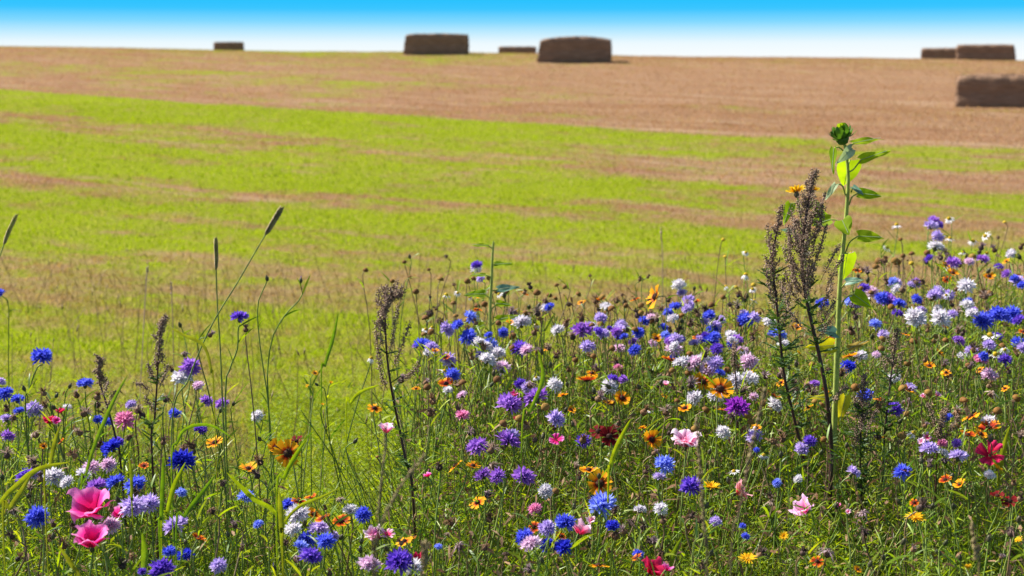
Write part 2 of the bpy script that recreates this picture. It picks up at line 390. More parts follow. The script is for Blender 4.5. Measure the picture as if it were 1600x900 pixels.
# ------------------------------------------------------------------ ground
def make_ground():
    ys = np.concatenate([np.arange(-12, 0, 1.0), np.arange(0, 14, .12), np.arange(14, 36, .35), np.arange(36, 80, .8), np.arange(80, 200, 6), np.arange(200, 501, 30)])
    us = np.linspace(-1, 1, 161); us = np.sign(us) * np.abs(us) ** 1.6
    Y, U = np.meshgrid(ys, us, indexing='ij')
    Wd = np.interp(ys, [-12, 0, 14, 60, 120, 500], [16, 16, 24, 90, 160, 420])[:, None]
    X = U * Wd; Z = gz(X, Y)
    n, m = X.shape; idx = np.arange(n * m).reshape(n, m)
    F = np.stack([idx[:-1, :-1], idx[:-1, 1:], idx[1:, 1:], idx[1:, :-1]], -1).reshape(-1, 4)
    mb = MB(); mb.add(np.stack([X, Y, Z], -1), F)
    o = mb.build('ground', M['ground']); structure(o)
make_ground()

# ------------------------------------------------------------------ field turf (uncountable)
def zone(D0, D1, dens, margin=.6):
    A = 0; xs = []; ys = []
    steps = max(3, int((D1 - D0) / .5)); e = np.linspace(D0, D1, steps + 1)
    for a, b in zip(e[:-1], e[1:]):
        hw = .40 * b + margin; n = int(dens(0.5 * (a + b)) * 2 * hw * (b - a)); 
        xs.append(RNG.uniform(-hw, hw, n)); ys.append(RNG.uniform(a, b, n))
    return np.concatenate(xs), np.concatenate(ys)
def in_bed_np(x, y):
    """1 where the tall flower bed grows"""
    px = 800 + FPX * x / np.maximum(y, .1)
    far = np.interp(px, [-400, 0, 250, 420, 470, 560, 640, 800, 1000, 1200, 1400, 1600, 2000], [3.75, 3.7, 3.6, 3.15, 2.75, 2.75, 3.7, 4.1, 4.25, 4.25, 4.6, 4.9, 5.0])
    return np.clip((far - y) / .15 + .5, 0, 1)
def blades_at(mb, x, y, h, w_, lean=.35, segs=2, droop=.2):
    z = gz(x, y) - .004; n = len(x)
    d = np.stack([RNG.normal(0, lean, n), RNG.normal(0, lean, n), np.ones(n)], -1)
    ribbons(mb, np.stack([x, y, z], -1), d, h, w_, segs, droop, side=np.stack([np.ones(n), RNG.normal(0, .7, n), RNG.normal(0, .2, n)], -1))
mb = MB()
x, y = zone(3.6, 8.0, lambda d: 2300)
k = RNG.random(len(x)) < 1 - .75 * in_bed_np(x, y); x, y = x[k], y[k]
blades_at(mb, x, y, RNG.uniform(.02, .075, len(x)), RNG.uniform(.002, .006, len(x)), .8)
x, y = zone(8.0, 15, lambda d: 900)
blades_at(mb, x, y, RNG.uniform(.02, .06, len(x)), RNG.uniform(.004, .009, len(x)), .9)
x, y = zone(15, 28, lambda d: 330, 1)
blades_at(mb, x, y, RNG.uniform(.02, .065, len(x)), RNG.uniform(.008, .016, len(x)), 1)
x, y = zone(28, 68, lambda d: 60 if d < 50 else 90, 2)
blades_at(mb, x, y, RNG.uniform(.03, .08, len(x)), RNG.uniform(.014, .03, len(x)), 1, 1)
o = mb.build('field_grass', M['turf'], smooth=False); o['kind'] = 'stuff'; tag(o, 'mown grass and stubble growing in green and brown strips over the hillside', 'grass')

# taller dry seed stalks and weeds standing behind the bed on the near field
mb = MB(); x, y = zone(3.9, 8.5, lambda d: 26)
n = len(x); h = RNG.uniform(.12, .42, n) * np.clip(1.3 - (y - 4) * .13, .4, 1)
tp = np.stack([x + RNG.normal(0, .06, n), y + RNG.normal(0, .05, n), gz(x, y) + h], -1); b0 = np.stack([x, y, gz(x, y)], -1)
paths = b0[:, None] + (tp - b0)[:, None] * np.linspace(0, 1, 4)[None, :, None]; paths[:, 1:3, 0] += RNG.normal(0, .008, (n, 2))
tubes(mb, paths, RNG.uniform(.0008, .0018, n)[:, None] * np.array([1.2, 1, .9, .5]), 3)
cc = tp[::2]; octas(mb, cc, RNG.normal(size=(len(cc), 3)) * .3 + [0, 0, 1], RNG.uniform(.015, .05, len(cc)), .006)
o = mb.build('dry_field_stalks', M['dry'], smooth=False); o['kind'] = 'stuff'; tag(o, 'thin straw coloured stalks scattered through the grass behind the flowers', 'dry stalks')

# ------------------------------------------------------------------ undergrowth of the flower bed (uncountable)
def canopy(x, y):
    """height of the flower bed's leaf mass"""
    f = np.interp(y, [1.6, 2.2, 2.6, 3.0, 3.6, 4.2, 5], [.40, .45, .47, .50, .56, .64, .70])
    px = 800 + FPX * x / np.maximum(y, .1)
    left = np.interp(px, [300, 650], [1, 0])
    f = f * (1 - .12 * left)
    return f * in_bed_np(x, y) + .0
def bedpts(n, D0=1.75, D1=5.0):
    y = np.sqrt(RNG.uniform(D0 ** 2, D1 ** 2, n * 2)); x = RNG.uniform(-.42, .42, n * 2) * y
    k = RNG.random(n * 2) < in_bed_np(x, y); return x[k][:n], y[k][:n]

# 1 fine stems
mb = MB(); x, y = bedpts(5200); n = len(x); h = canopy(x, y) * RNG.uniform(.45, 1.05, n)
b0 = np.stack([x, y, gz(x, y)], -1); ang = RNG.uniform(0, 2 * np.pi, n); ln = np.clip(RNG.gamma(2, .10, n), 0, .30) * h / .5
tp = b0 + np.stack([np.cos(ang) * ln, np.sin(ang) * ln * .6, h], -1)
tt = np.linspace(0, 1, 6)
paths = b0[:, None] + np.stack([(tp - b0)[:, None, 0] * tt ** 1.6, (tp - b0)[:, None, 1] * tt ** 1.6, (tp - b0)[:, None, 2] * tt], -1)
paths[:, 1:, :2] += np.cumsum(RNG.normal(0, .006, (n, 5, 2)), 1)
tubes(mb, paths, RNG.uniform(.0008, .0019, n)[:, None] * np.array([1.3, 1.2, 1.1, 1, .9, .7]), 3)
STEMP = paths
o = mb.build('tangled_stems', M['stem'], smooth=False); o['kind'] = 'stuff'; tag(o, 'dense tangle of thin grey green stems in the flower bed', 'stems')
# 2 narrow leaves along these stems
mb = MB(); k = 18
si = RNG.integers(0, n, n * k); ti = RNG.uniform(.1, 4.9, n * k); i0 = ti.astype(int); fr = (ti - i0)[:, None]
p0 = STEMP[si, i0] * (1 - fr) + STEMP[si, i0 + 1] * fr
a = RNG.uniform(0, 2 * np.pi, len(p0)); d = np.stack([np.cos(a), np.sin(a), RNG.uniform(.3, 1.6, len(p0))], -1)
ribbons(mb, p0, d, RNG.uniform(.015, .055, len(p0)), RNG.uniform(.0015, .004, len(p0)), 2, RNG.uniform(0, .5, len(p0)))
o = mb.build('narrow_leaves', M['herb'], smooth=False); o['kind'] = 'stuff'; tag(o, 'narrow green leaves filling the flower bed between the stems', 'foliage')
# 3 feathery foliage clumps: short twigs with needle leaflets
def feathery(npl, mat, name, label, hs=(.25, .9), lf=(.008, .022), wd=(.0008, .0018), per=70, pts=None, cap=None):
    mb = MB()
    x, y = bedpts(npl) if pts is None else pts
    n = len(x); cz = canopy(x, y) if cap is None else cap
    b0 = np.stack([x, y, gz(x, y) + cz * RNG.uniform(.0, .35, n)], -1)
    h = cz * RNG.uniform(hs[0], hs[1], n)
    d = nrm(np.stack([RNG.normal(0, .3, n), RNG.normal(0, .3, n), np.ones(n)], -1))
    t_ = RNG.uniform(.05, 1, (n, per)); c = b0[:, None] + d[:, None] * (h[:, None] * t_)[..., None]
    c += RNG.normal(0, .010, c.shape)
    aa = RNG.uniform(0, 2 * np.pi, (n, per)); dd = np.stack([np.cos(aa), np.sin(aa), RNG.uniform(.1, 1.3, (n, per))], -1)
    sz = RNG.uniform(.7, 1.3, (n, 1))
    ribbons(mb, c.reshape(-1, 3), dd.reshape(-1, 3), (RNG.uniform(*lf, (n, per)) * sz).ravel(), (RNG.uniform(*wd, (n, per)) * sz).ravel(), 1, .1, prof=[1, .2])
    o = mb.build(name, mat, smooth=False); o['kind'] = 'stuff'; tag(o, label, 'foliage')
feathery(2400, M['herb'], 'feathery_foliage', 'fine feathery green foliage crowding the floor of the flower bed', lf=(.012, .034), wd=(.0014, .0034), per=90)
cl = bedpts(90); ci = RNG.integers(0, 90, 2600); cx_ = cl[0][ci] + RNG.normal(0, .08, 2600); cy_ = cl[1][ci] + RNG.normal(0, .08, 2600); cc_ = (cx_, cy_)
feathery(0, M['lime'], 'bright_foliage', 'bright yellow green leaf sprays mixed through the flower bed', lf=(.012, .035), wd=(.0015, .004), per=50, pts=cc_)
# 4 the low yellow-green mat of the gap
def gappts(n, pxa=380, pxb=760, D0=2.9, D1=5.6):
    y = RNG.uniform(D0, D1, n * 3); px = RNG.uniform(pxa, pxb, n * 3); x = (px - 800) / FPX * y
    k = RNG.random(n * 3) < (1 - in_bed_np(x, y) * .9) ; return x[k][:n], y[k][:n]
gp = gappts(3000)
feathery(0, M['lime'], 'low_herb_mat', 'low fluffy yellow green herbs in the gap between the two flower drifts', hs=(.5, 1.0), lf=(.006, .018), wd=(.001, .003), per=60, pts=gp,
         cap=np.interp(gp[1], [2.8, 3.4, 4.2, 5.6], [.24, .22, .15, .07]) * RNG.uniform(.6, 1.3, len(gp[0])))
gp = gappts(2600, -200, 1900, 3.3, 6.2)
feathery(0, M['lime'], 'verge_herbs', 'sparse small herbs along the far edge of the flower bed', hs=(.4, 1.0), lf=(.008, .02), wd=(.001, .0025), per=26, pts=gp, cap=np.interp(gp[1], [3.3, 6.2], [.20, .05]) * RNG.uniform(.5, 1.4, len(gp[0])))
mb = MB(); x, y = zone(3.3, 5.6, lambda d: 700); k = (RNG.random(len(x)) < (.25 + .75 * (np.sin(x * 5 + 2 * np.sin(y * 4)) > .2))) & (in_bed_np(x, y) < .5); x, y = x[k], y[k]
blades_at(mb, x, y, RNG.gamma(3, .045, len(x)) * np.interp(y, [3.3, 5.6], [1.2, .5]), RNG.uniform(.0015, .004, len(x)), .3, 4, .35)
o = mb.build('verge_grass', M['verge'], smooth=False); o['kind'] = 'stuff'; tag(o, 'ragged margin of taller green and straw coloured grass behind the flowers', 'grass')
# 5 broad grass blades
mb = MB(); x, y = bedpts(2300); n = len(x); px = 800 + FPX * x / y; k = RNG.random(n) < np.interp(px, [0, 500, 700, 1600], [1, .9, .45, .5]); x, y = x[k], y[k]; n = len(x)
d = np.stack([RNG.normal(0, .35, n), RNG.normal(0, .3, n), np.ones(n)], -1); L = canopy(x, y) * RNG.uniform(.5, 1.15, n)
ribbons(mb, np.stack([x, y, gz(x, y)], -1), d, L, RNG.uniform(.003, .0075, n), 6, RNG.uniform(.05, .6, n), prof=[.7, .9, 1, .95, .8, .5, .05])
o = mb.build('bed_grass', M['blade']); o['kind'] = 'stuff'; tag(o, 'long bright green grass blades growing up through the flowers', 'grass')
# 6 dry stalks
mb = MB(); x, y = bedpts(1900); n = len(x); h = canopy(x, y) * RNG.uniform(.5, 1.15, n)
b0 = np.stack([x, y, gz(x, y)], -1); tp = b0 + np.stack([RNG.normal(0, .12, n), RNG.normal(0, .08, n), h], -1)
paths = b0[:, None] + (tp - b0)[:, None] * np.linspace(0, 1, 5)[None, :, None]; paths[:, 1:, :2] += np.cumsum(RNG.normal(0, .006, (n, 4, 2)), 1)
tubes(mb, paths, RNG.uniform(.0006, .0016, n)[:, None] * np.array([1.3, 1.1, 1, .9, .6]), 3)
o = mb.build('dry_bed_stalks', M['dry'], smooth=False); o['kind'] = 'stuff'; tag(o, 'dry straw coloured stalks leaning in the flower bed', 'dry stalks')

mb = MB(); n = 34000; x, y = bedpts(n); n = len(x); px = 800 + FPX * x / y; k = RNG.random(n) < np.interp(px, [0, 450, 560, 700, 1600], [.6, .3, .1, 1, .9]); x, y = x[k], y[k]; n = len(x)
z = gz(x, y) + canopy(x, y) * RNG.uniform(.15, 1.12, n)
ribbons(mb, np.stack([x, y, z], -1), RNG.normal(size=(n, 3)), RNG.uniform(.006, .026, n), RNG.uniform(.002, .007, n), 2, .3)
o = mb.build('withered_leaves', M['brown'], smooth=False); o['kind'] = 'stuff'; tag(o, 'tiny curled brown leaves and bracts caught among the stems', 'dry leaves')
# ------------------------------------------------------------------ straw bales
def strawmat():
    m, t = newmat('straw'); tcn = nd(t, 'ShaderNodeTexCoord')
    mp = nd(t, 'ShaderNodeMapping'); mp.inputs['Scale'].default_value = (1.5, 1.5, 14); t.links.new(tcn.outputs['Object'], mp.inputs[0])
    n1 = noise(t, 2.2, 5, mp.outputs[0], .65); n2 = noise(t, 30, 3, tcn.outputs['Object'])
    c = rampnode(t, n1, [(.3, (.12, .06, .035)), (.5, (.23, .13, .075)), (.7, (.42, .27, .17))])
    c = mix(t, c, (.20, .125, .08), n2)
    bp = nd(t, 'ShaderNodeBump'); bp.inputs['Strength'].default_value = .7; bp.inputs['Distance'].default_value = .03; t.links.new(n1, bp.inputs['Height'])
    finish(t, c, 0, None, .85, .15, bp.outputs[0]); return m
M['straw'] = strawmat()
M['wisp'] = varmat('straw_wisp', even([(.17, .095, .055), (.28, .17, .10), (.12, .06, .035)]), .2, None, .7, .2)
M['twine'] = varmat('twine', even([(.20, .12, .07), (.14, .08, .05)]), 0)
def bale(pxl, pxr, pytop, D, label, depth=1.2, lean_l=0, lean_r=0, crown=0, yaw=0, hmin=.75, rnd=.025, z0=None, strings=5):
    pl, pr = P(pxl, pytop, D), P(pxr, pytop, D); cx = (pl.x + pr.x) / 2; wdt = pr.x - pl.x
    g = G(cx, D) if z0 is None else z0
    H = pl.z - g
    print('BALE', label[:30], 'w %.2f h %.2f' % (wdt, H))
    root = empty('straw_bale', (cx, D + depth / 2, g - .03)); H += .03
    if H < hmin: H = hmin; root.location.z = pl.z - hmin
    nx, nz, ny = 26, 9, 12
    def shape(u, v, w_):      # u,v,w in [-1,1]: x, z, y
        X = u * wdt / 2; Z = (v + 1) / 2 * H; Y = w_ * depth / 2
        X += (lean_l * (v + 1) / 2 if u < 0 else -lean_r * (v + 1) / 2) * abs(u)
        # rounded edges
        n_ = 6.0 if rnd < .1 else 3.6
        q = (abs(u) ** 8 + abs(v) ** 8) ; 
        k_ = 1 - rnd * max(0, q - 1)
        zc = H / 2
        X *= k_; Z = zc + (Z - zc) * k_ if v > 0 else Z
        if v > 0: Z += crown * (1 - u * u) * v
        X += .01 * math.sin(v * 9 + w_ * 3) + random.uniform(-.006, .006); Z += .012 * math.sin(u * 17 + w_ * 5) * (v > 0) + random.uniform(-.012, .012)
        Y += .018 * math.sin(v * 6.2 + 1) + .012 * math.sin(u * 11) + random.uniform(-.006, .006)
        return (X, Y, Z)
    mb = MB(); cache = {}; V = []; F = []
    def vid(i, j, k_):
        key = (i, j, k_)
        if key not in cache: cache[key] = len(V); V.append(shape(i / nx * 2 - 1, j / nz * 2 - 1, k_ / ny * 2 - 1))
        return cache[key]
    for i in range(nx):
        for j in range(nz):
            F.append((vid(i, j, 0), vid(i + 1, j, 0), vid(i + 1, j + 1, 0), vid(i, j + 1, 0))); F.append((vid(i, j, ny), vid(i, j + 1, ny), vid(i + 1, j + 1, ny), vid(i + 1, j, ny)))
        for k_ in range(ny):
            F.append((vid(i, nz, k_), vid(i + 1, nz, k_), vid(i + 1, nz, k_ + 1), vid(i, nz, k_ + 1))); F.append((vid(i, 0, k_), vid(i, 0, k_ + 1), vid(i + 1, 0, k_ + 1), vid(i + 1, 0, k_)))
    for j in range(nz):
        for k_ in range(ny):
            F.append((vid(0, j, k_), vid(0, j + 1, k_), vid(0, j + 1, k_ + 1), vid(0, j, k_ + 1))); F.append((vid(nx, j, k_), vid(nx, j, k_ + 1), vid(nx, j + 1, k_ + 1), vid(nx, j + 1, k_)))
    mb.add(V, F); mb.build('packed_straw', M['straw'], root, smooth=False)
    Va = np.array(V); s = Va[RNG.integers(0, len(Va), 2200)] + RNG.normal(0, .012, (2200, 3))
    ctr = np.array([0, 0, H / 2]); dd = nrm(s - ctr) * .6 + RNG.normal(0, .8, s.shape)
    wb = MB(); ribbons(wb, s, dd, RNG.uniform(.02, .06, len(s)), .007, 1, .1); wb.build('loose_straw', M['wisp'], root, smooth=False)
    for q in range(strings):
        yy = (-1 + 2 * (q + .5) / strings) * .93
        pts = [shape(-1.004, -1, yy), shape(-1.006, 0, yy), shape(-1.0, .96, yy)] + [shape(u, 1.012, yy) for u in np.linspace(-.9, .9, 7)] + [shape(1.0, .96, yy), shape(1.006, 0, yy), shape(1.004, -1, yy)]
        tb = MB(); tubes(tb, np.array(pts), .008, 4); tb.build('twine', M['twine'], root)
    root.rotation_euler = (0, 0, yaw); tag(root, label, 'straw bale', 'straw bales standing on the hillside')
bale(629, 731, 54, 58, 'long dark straw bale left of the centre on the crest, slanted at its left end', depth=1.3, lean_l=.12, yaw=.0, crown=.03)
bale(840, 958, 62, 50, 'bulkiest straw bale in the middle of the skyline with a pale domed top', depth=1.5, lean_l=.14, lean_r=.02, crown=.10, yaw=-.06)
bale(1513, 1650, 118, 28.2, 'nearest straw bale, rounded and cut off by the right edge of the photo', depth=1.2, rnd=.10, yaw=-.30)
bale(1504, 1594, 70, 61, 'right hand one of two touching bales on the skyline at far right', depth=1.2, lean_r=.12, yaw=-.31)
bale(1447, 1507, 75.5, 68, 'lower left one of two touching bales on the skyline at far right', depth=1.2, yaw=-.30)
bale(331, 377, 66, 78, 'tiny lone straw bale on the skyline at far left', depth=1.2, yaw=.2)
bale(779, 838, 73, 78, 'sunken bale mostly hidden by the crest between the two large central bales', depth=1.2)

# ------------------------------------------------------------------ flower heads (prototypes shared as mesh data)
def frame_to(ax):
    ax = Vector(ax).normalized(); return Vector((0, 0, 1)).rotation_difference(ax)
def corn_petals(mat, seed, full=1.0):
    """pom of trumpet florets, outer radius 1"""
    rs = random.Random(seed); V = []; F = []
    rings = [(11, .10, 1.0), (10, .42, .92), (8, .80, .78), (6, 1.15, .62)]
    for cnt, el, ln in rings:
        cnt = int(cnt * full)
        for i in range(cnt):
            a = (i + rs.uniform(-.35, .35)) / cnt * 2 * math.pi + el; e = el + rs.uniform(-.18, .22); L = ln * rs.uniform(.82, 1.08)
            d = Vector((math.cos(a) * math.cos(e), math.sin(a) * math.cos(e), math.sin(e)))
            q = frame_to(d); neck = L * .42; r0 = .035; r1 = .10
            b = len(V)
            for k_ in range(5):
                an = k_ / 5 * 2 * math.pi + rs.uniform(0, .3)
                V.append(tuple(q @ Vector((r0 * math.cos(an), r0 * math.sin(an), .12))))
            for k_ in range(5):
                an = k_ / 5 * 2 * math.pi
                V.append(tuple(q @ Vector((r1 * math.cos(an), r1 * math.sin(an), neck))))
            for k_ in range(5): F.append((b + k_, b + (k_ + 1) % 5, b + 5 + (k_ + 1) % 5, b + 5 + k_))
            for k_ in range(5):
                an = (k_ + .5) / 5 * 2 * math.pi; rr = rs.uniform(.24, .40); tl = L * rs.uniform(.85, 1.08)
                tipv = q @ Vector((rr * math.cos(an), rr * math.sin(an), tl)); 
                midl = q @ Vector((rr * .68 * math.cos(an - .5), rr * .68 * math.sin(an - .5), neck + (tl - neck) * .55))
                midr = q @ Vector((rr * .68 * math.cos(an + .5), rr * .68 * math.sin(an + .5), neck + (tl - neck) * .55))
                c = len(V); V += [tuple(midl), tuple(midr), tuple(tipv)]
                F.append((b + 5 + k_, b + 5 + (k_ + 1) % 5, c + 1, c)); F.append((c, c + 1, c + 2, c + 2))
    mb = MB(); Fq = [f for f in F if f[2] != f[3]]; Ft = [f[:3] for f in F if f[2] == f[3]]
    mb.add(V, Fq); mb.F.append(np.array(Ft)); return mb.mesh('petals', mat)
def involucre(mat, L=.75, r=.33):
    mb = MB(); lathe(mb, [(.04, -L), (r * .6, -L * .92), (r, -L * .6), (r * .95, -L * .35), (r * .66, -.08), (r * .5, .08), (0.01, .12)], 8, None, .05)
    n = 26; a = RNG.uniform(0, 6.28, n); zt = RNG.uniform(-L * .85, -.1, n); rr = np.interp(zt, [-L, -L * .6, 0], [.15, r, r * .62])
    p = np.stack([np.cos(a) * rr, np.sin(a) * rr, zt], -1); ribbons(mb, p, np.stack([np.cos(a) * .35, np.sin(a) * .35, np.ones(n)], -1), .2, .13, 1, 0, side=np.stack([-np.sin(a), np.cos(a), 0 * a], -1), prof=[1, .1])
    return mb.mesh('involucre', mat)
def tuft(mat, seed, n=34, L=(.45, .95), spread=.9, w_=.10, droop=.3):
    rg = np.random.default_rng(seed); a = rg.uniform(0, 6.28, n); e = rg.uniform(math.pi / 2 - spread, math.pi / 2, n)
    d = np.stack([np.cos(a) * np.cos(e), np.sin(a) * np.cos(e), np.sin(e)], -1)
    mb = MB(); ribbons(mb, d * .12, d, rg.uniform(*L, n), w_, 3, droop, prof=[.5, .9, 1, .3]); return mb.mesh('dry_florets', mat)
def petal_grid(V, F, base_r, L, Wd, ang, elev, cupc, notch, ruffle, rs, n=6, m=6, tw=0, shape='obov', curl=0):
    b = len(V); ca, sa = math.cos(ang), math.sin(ang)
    ph = rs.uniform(0, 6)
    for i in range(n + 1):
        t = i / n
        if shape == 'obov': wv = (.28 + .85 * t ** .8) * (1 if t < .8 else math.cos((t - .8) * 3.6) ** .6)
        elif shape == 'fan': wv = .16 + 1.0 * t ** .75
        else: wv = math.sin(math.pi * (.12 + .82 * t)) ** .7
        for j in range(m + 1):
            s = j / m * 2 - 1
            ll = t * L
            if notch and i == n: ll -= L * notch * (abs(math.sin(s * 2.6 * 1.2)))
            if shape == 'fan' and i >= n - 3: ll -= L * .30 * s ** 4 * (1, .6, .3, .1)[n - i]
            el = elev + curl * t
            r = base_r + ll * math.cos(el); z = ll * math.sin(el) + cupc * abs(s) ** 2 * Wd * wv + ruffle * L * t * t * (math.sin(ph + s * 7 + t * 3) + (.5 * math.sin(ph * 2 + s * 15) if shape == 'fan' else 0))
            y_ = s * Wd * wv / 2; y2 = y_
            z += tw * s * Wd * wv
            V.append((ca * r - sa * y2, sa * r + ca * y2, z))
    for i in range(n):
        for j in range(m):
            q = b + i * (m + 1) + j; F.append((q, q + 1, q + m + 2, q + m + 1))
def core_petals(mat, seed, n=8, elev=.15):
    rs = random.Random(seed); V = []; F = []
    for i in range(n): petal_grid(V, F, .18, .82 * rs.uniform(.9, 1.1), .52, i / n * 6.283 + rs.uniform(-.12, .12), elev + rs.uniform(-.3, .25), .1, .12, .05, rs, 5, 4, rs.uniform(-.2, .2))
    mb = MB(); mb.add(V, F); return mb.mesh('petals', mat)
def god_petals(mat, seed, n=5, elev=.95, layers=1, ruff=.09, curl=-.1, wf=1.0):
    rs = random.Random(seed); V = []; F = []
    for l in range(layers):
        for i in range(n): petal_grid(V, F, .05, (1 - .22 * l) * rs.uniform(.9, 1.08), (1.32 - .2 * l) * wf, (i + l * .5) / n * 6.283 + rs.uniform(-.15, .15), elev + .22 * l + rs.uniform(-.12, .12), .06, .03, ruff, rs, 10, 12, rs.uniform(-.25, .25), 'fan', curl)
    mb = MB(); mb.add(V, F); return mb.mesh('petals', mat)
def ray_petals(mat, seed, n=16, elev=-.35, layers=1, Wd=.17, L=1.0, br=.25):
    rs = random.Random(seed); V = []; F = []
    for l in range(layers):
        for i in range(n): petal_grid(V, F, br, (L - br) * (1 - .25 * l) * rs.uniform(.85, 1.1), Wd, (i + .5 * l) / n * 6.283 + rs.uniform(-.1, .1), elev + .3 * l + rs.uniform(-.18, .18), .08, 0, .02, rs, 4, 2, rs.uniform(-.3, .3), 'ray', -.15)
    mb = MB(); mb.add(V, F); return mb.mesh('rays', mat)
def dome(mat, r=.32, h=.3, name='disk'):
    mb = MB(); pr = [(r * .55, -.06)] + [(r * math.cos(q), h * math.sin(q)) for q in np.linspace(0, 1.5, 6)]
    lathe(mb, pr, 10, None, .04); n = 60; a = RNG.uniform(0, 6.28, n); e = RNG.uniform(.1, 1.5, n)
    c = np.stack([r * np.cos(e) * np.cos(a), r * np.cos(e) * np.sin(a), h * np.sin(e)], -1); octas(mb, c, c + [0, 0, .1], .12, .06)
    return mb.mesh(name, mat)
PROTO = {}
for c in PETAL: PROTO['corn', c] = [corn_petals(M['p_' + c], s) for s in (1, 2, 3)] + [corn_petals(M['p_' + c], 9, .7)]
INV = [involucre(M['invol']), involucre(M['invol'], .8, .28)]
INVB = [involucre(M['umber'], .62, .36), involucre(M['brown'], .6, .38)]
for c in ('brown', 'umber', 'tan', 'mauve'): PROTO['dead', c] = [tuft(M[c], 5, 30, (.35, .8), .75), tuft(M[c], 6, 42, (.5, 1.0), 1.3, .09), tuft(M[c], 7, 24, (.4, 1.1), 1.6, .12, .9)]
for c in ('orange', 'red', 'dark'): PROTO['core', c] = [core_petals(M['c_' + c], 1), core_petals(M['c_' + c], 2, 8, .4), core_petals(M['c_' + c], 3, 7, -.1)]
for c in ('hot', 'pale', 'crimson', 'salmon', 'rose', 'mauve'): PROTO['god', c] = [god_petals(M['g_' + c], 1, 5, 1.05, 1, .08, -.35), god_petals(M['g_' + c], 2, 5, 1.25, 1, .07, -.2), god_petals(M['g_' + c], 3, 4, .5, 1, .10, -.2, .72), god_petals(M['g_' + c], 4, 6, 1.15, 3, .10, -.5)]
PROTO['daisy'] = [ray_petals(M['p_white'], 1), ray_petals(M['p_white'], 2, 13, -.9), ray_petals(M['p_white'], 3, 14, -.05)]
PROTO['yell'] = [ray_petals(M['c_yellow'], 4, 26, .25, 2, .13, 1, .12), ray_petals(M['c_yellow'], 5, 24, .55, 2, .14, 1, .12)]
DISK = dome(M['disk']); YDISK = dome(M['ydisk'], .34, .38); ODISK = dome(M['odisk'], .85, .9, 'seed_cone'); YCONE = dome(M['ydisk'], .85, .8, 'seed_cone')
DOME_Y2 = dome(M['ydisk'], .2, .12)

def Dof(px, py):
    return float(np.interp(py, [300, 340, 400, 450, 500, 600, 700, 800, 900], [4.9, 4.75, 4.35, 4.05, 3.72, 3.28, 2.88, 2.52, 2.28]))

def stem_parts(root, base, top, rad=.0016, mat='stem', leaves=6, path=None, leafmat='herb', axis=None):
    b = np.array([0, 0, 0.]); t = np.array(top) - np.array(base)
    if path is None:
        ax = np.array(axis) if axis is not None else np.array([0, 0, 1.])
        j = np.array([random.uniform(-.04, .04), random.uniform(-.04, .04), 0])
        pts = [b, b + (t - b) * .35 + j - [t[0] * .15, t[1] * .15, 0], b + (t - b) * .75 + j * .8, t - ax * .03, t]
        pth = spline(pts, 11)
    else:
        pth = spline([np.array(p) - np.array(base) for p in path], 16)
    mb = MB(); tubes(mb, pth, rad * np.linspace(1.35, .9, len(pth)), 5); mb.build('stem', M[mat], root)
    if leaves:
        lb = MB(); n = leaves; ti = np.sort(RNG.uniform(.1, .92, n)) * (len(pth) - 1); i0 = ti.astype(int); fr = (ti - i0)[:, None]
        p0 = pth[i0] * (1 - fr) + pth[np.minimum(i0 + 1, len(pth) - 1)] * fr
        a = RNG.uniform(0, 6.28, n); ribbons(lb, p0, np.stack([np.cos(a), np.sin(a), RNG.uniform(.6, 2, n)], -1), RNG.uniform(.03, .085, n), RNG.uniform(.0025, .005, n), 5, RNG.uniform(.1, .5, n), prof=[.5, .9, 1, .9, .6, .1])
        lb.build('foliage', M[leafmat], root)
    return pth

def put(name, mesh, root, loc, q, s):
    o = link(name, mesh, root); o.location = loc; o.rotation_mode = 'QUATERNION'; o.rotation_quaternion = q; o.scale = (s, s, s); return o

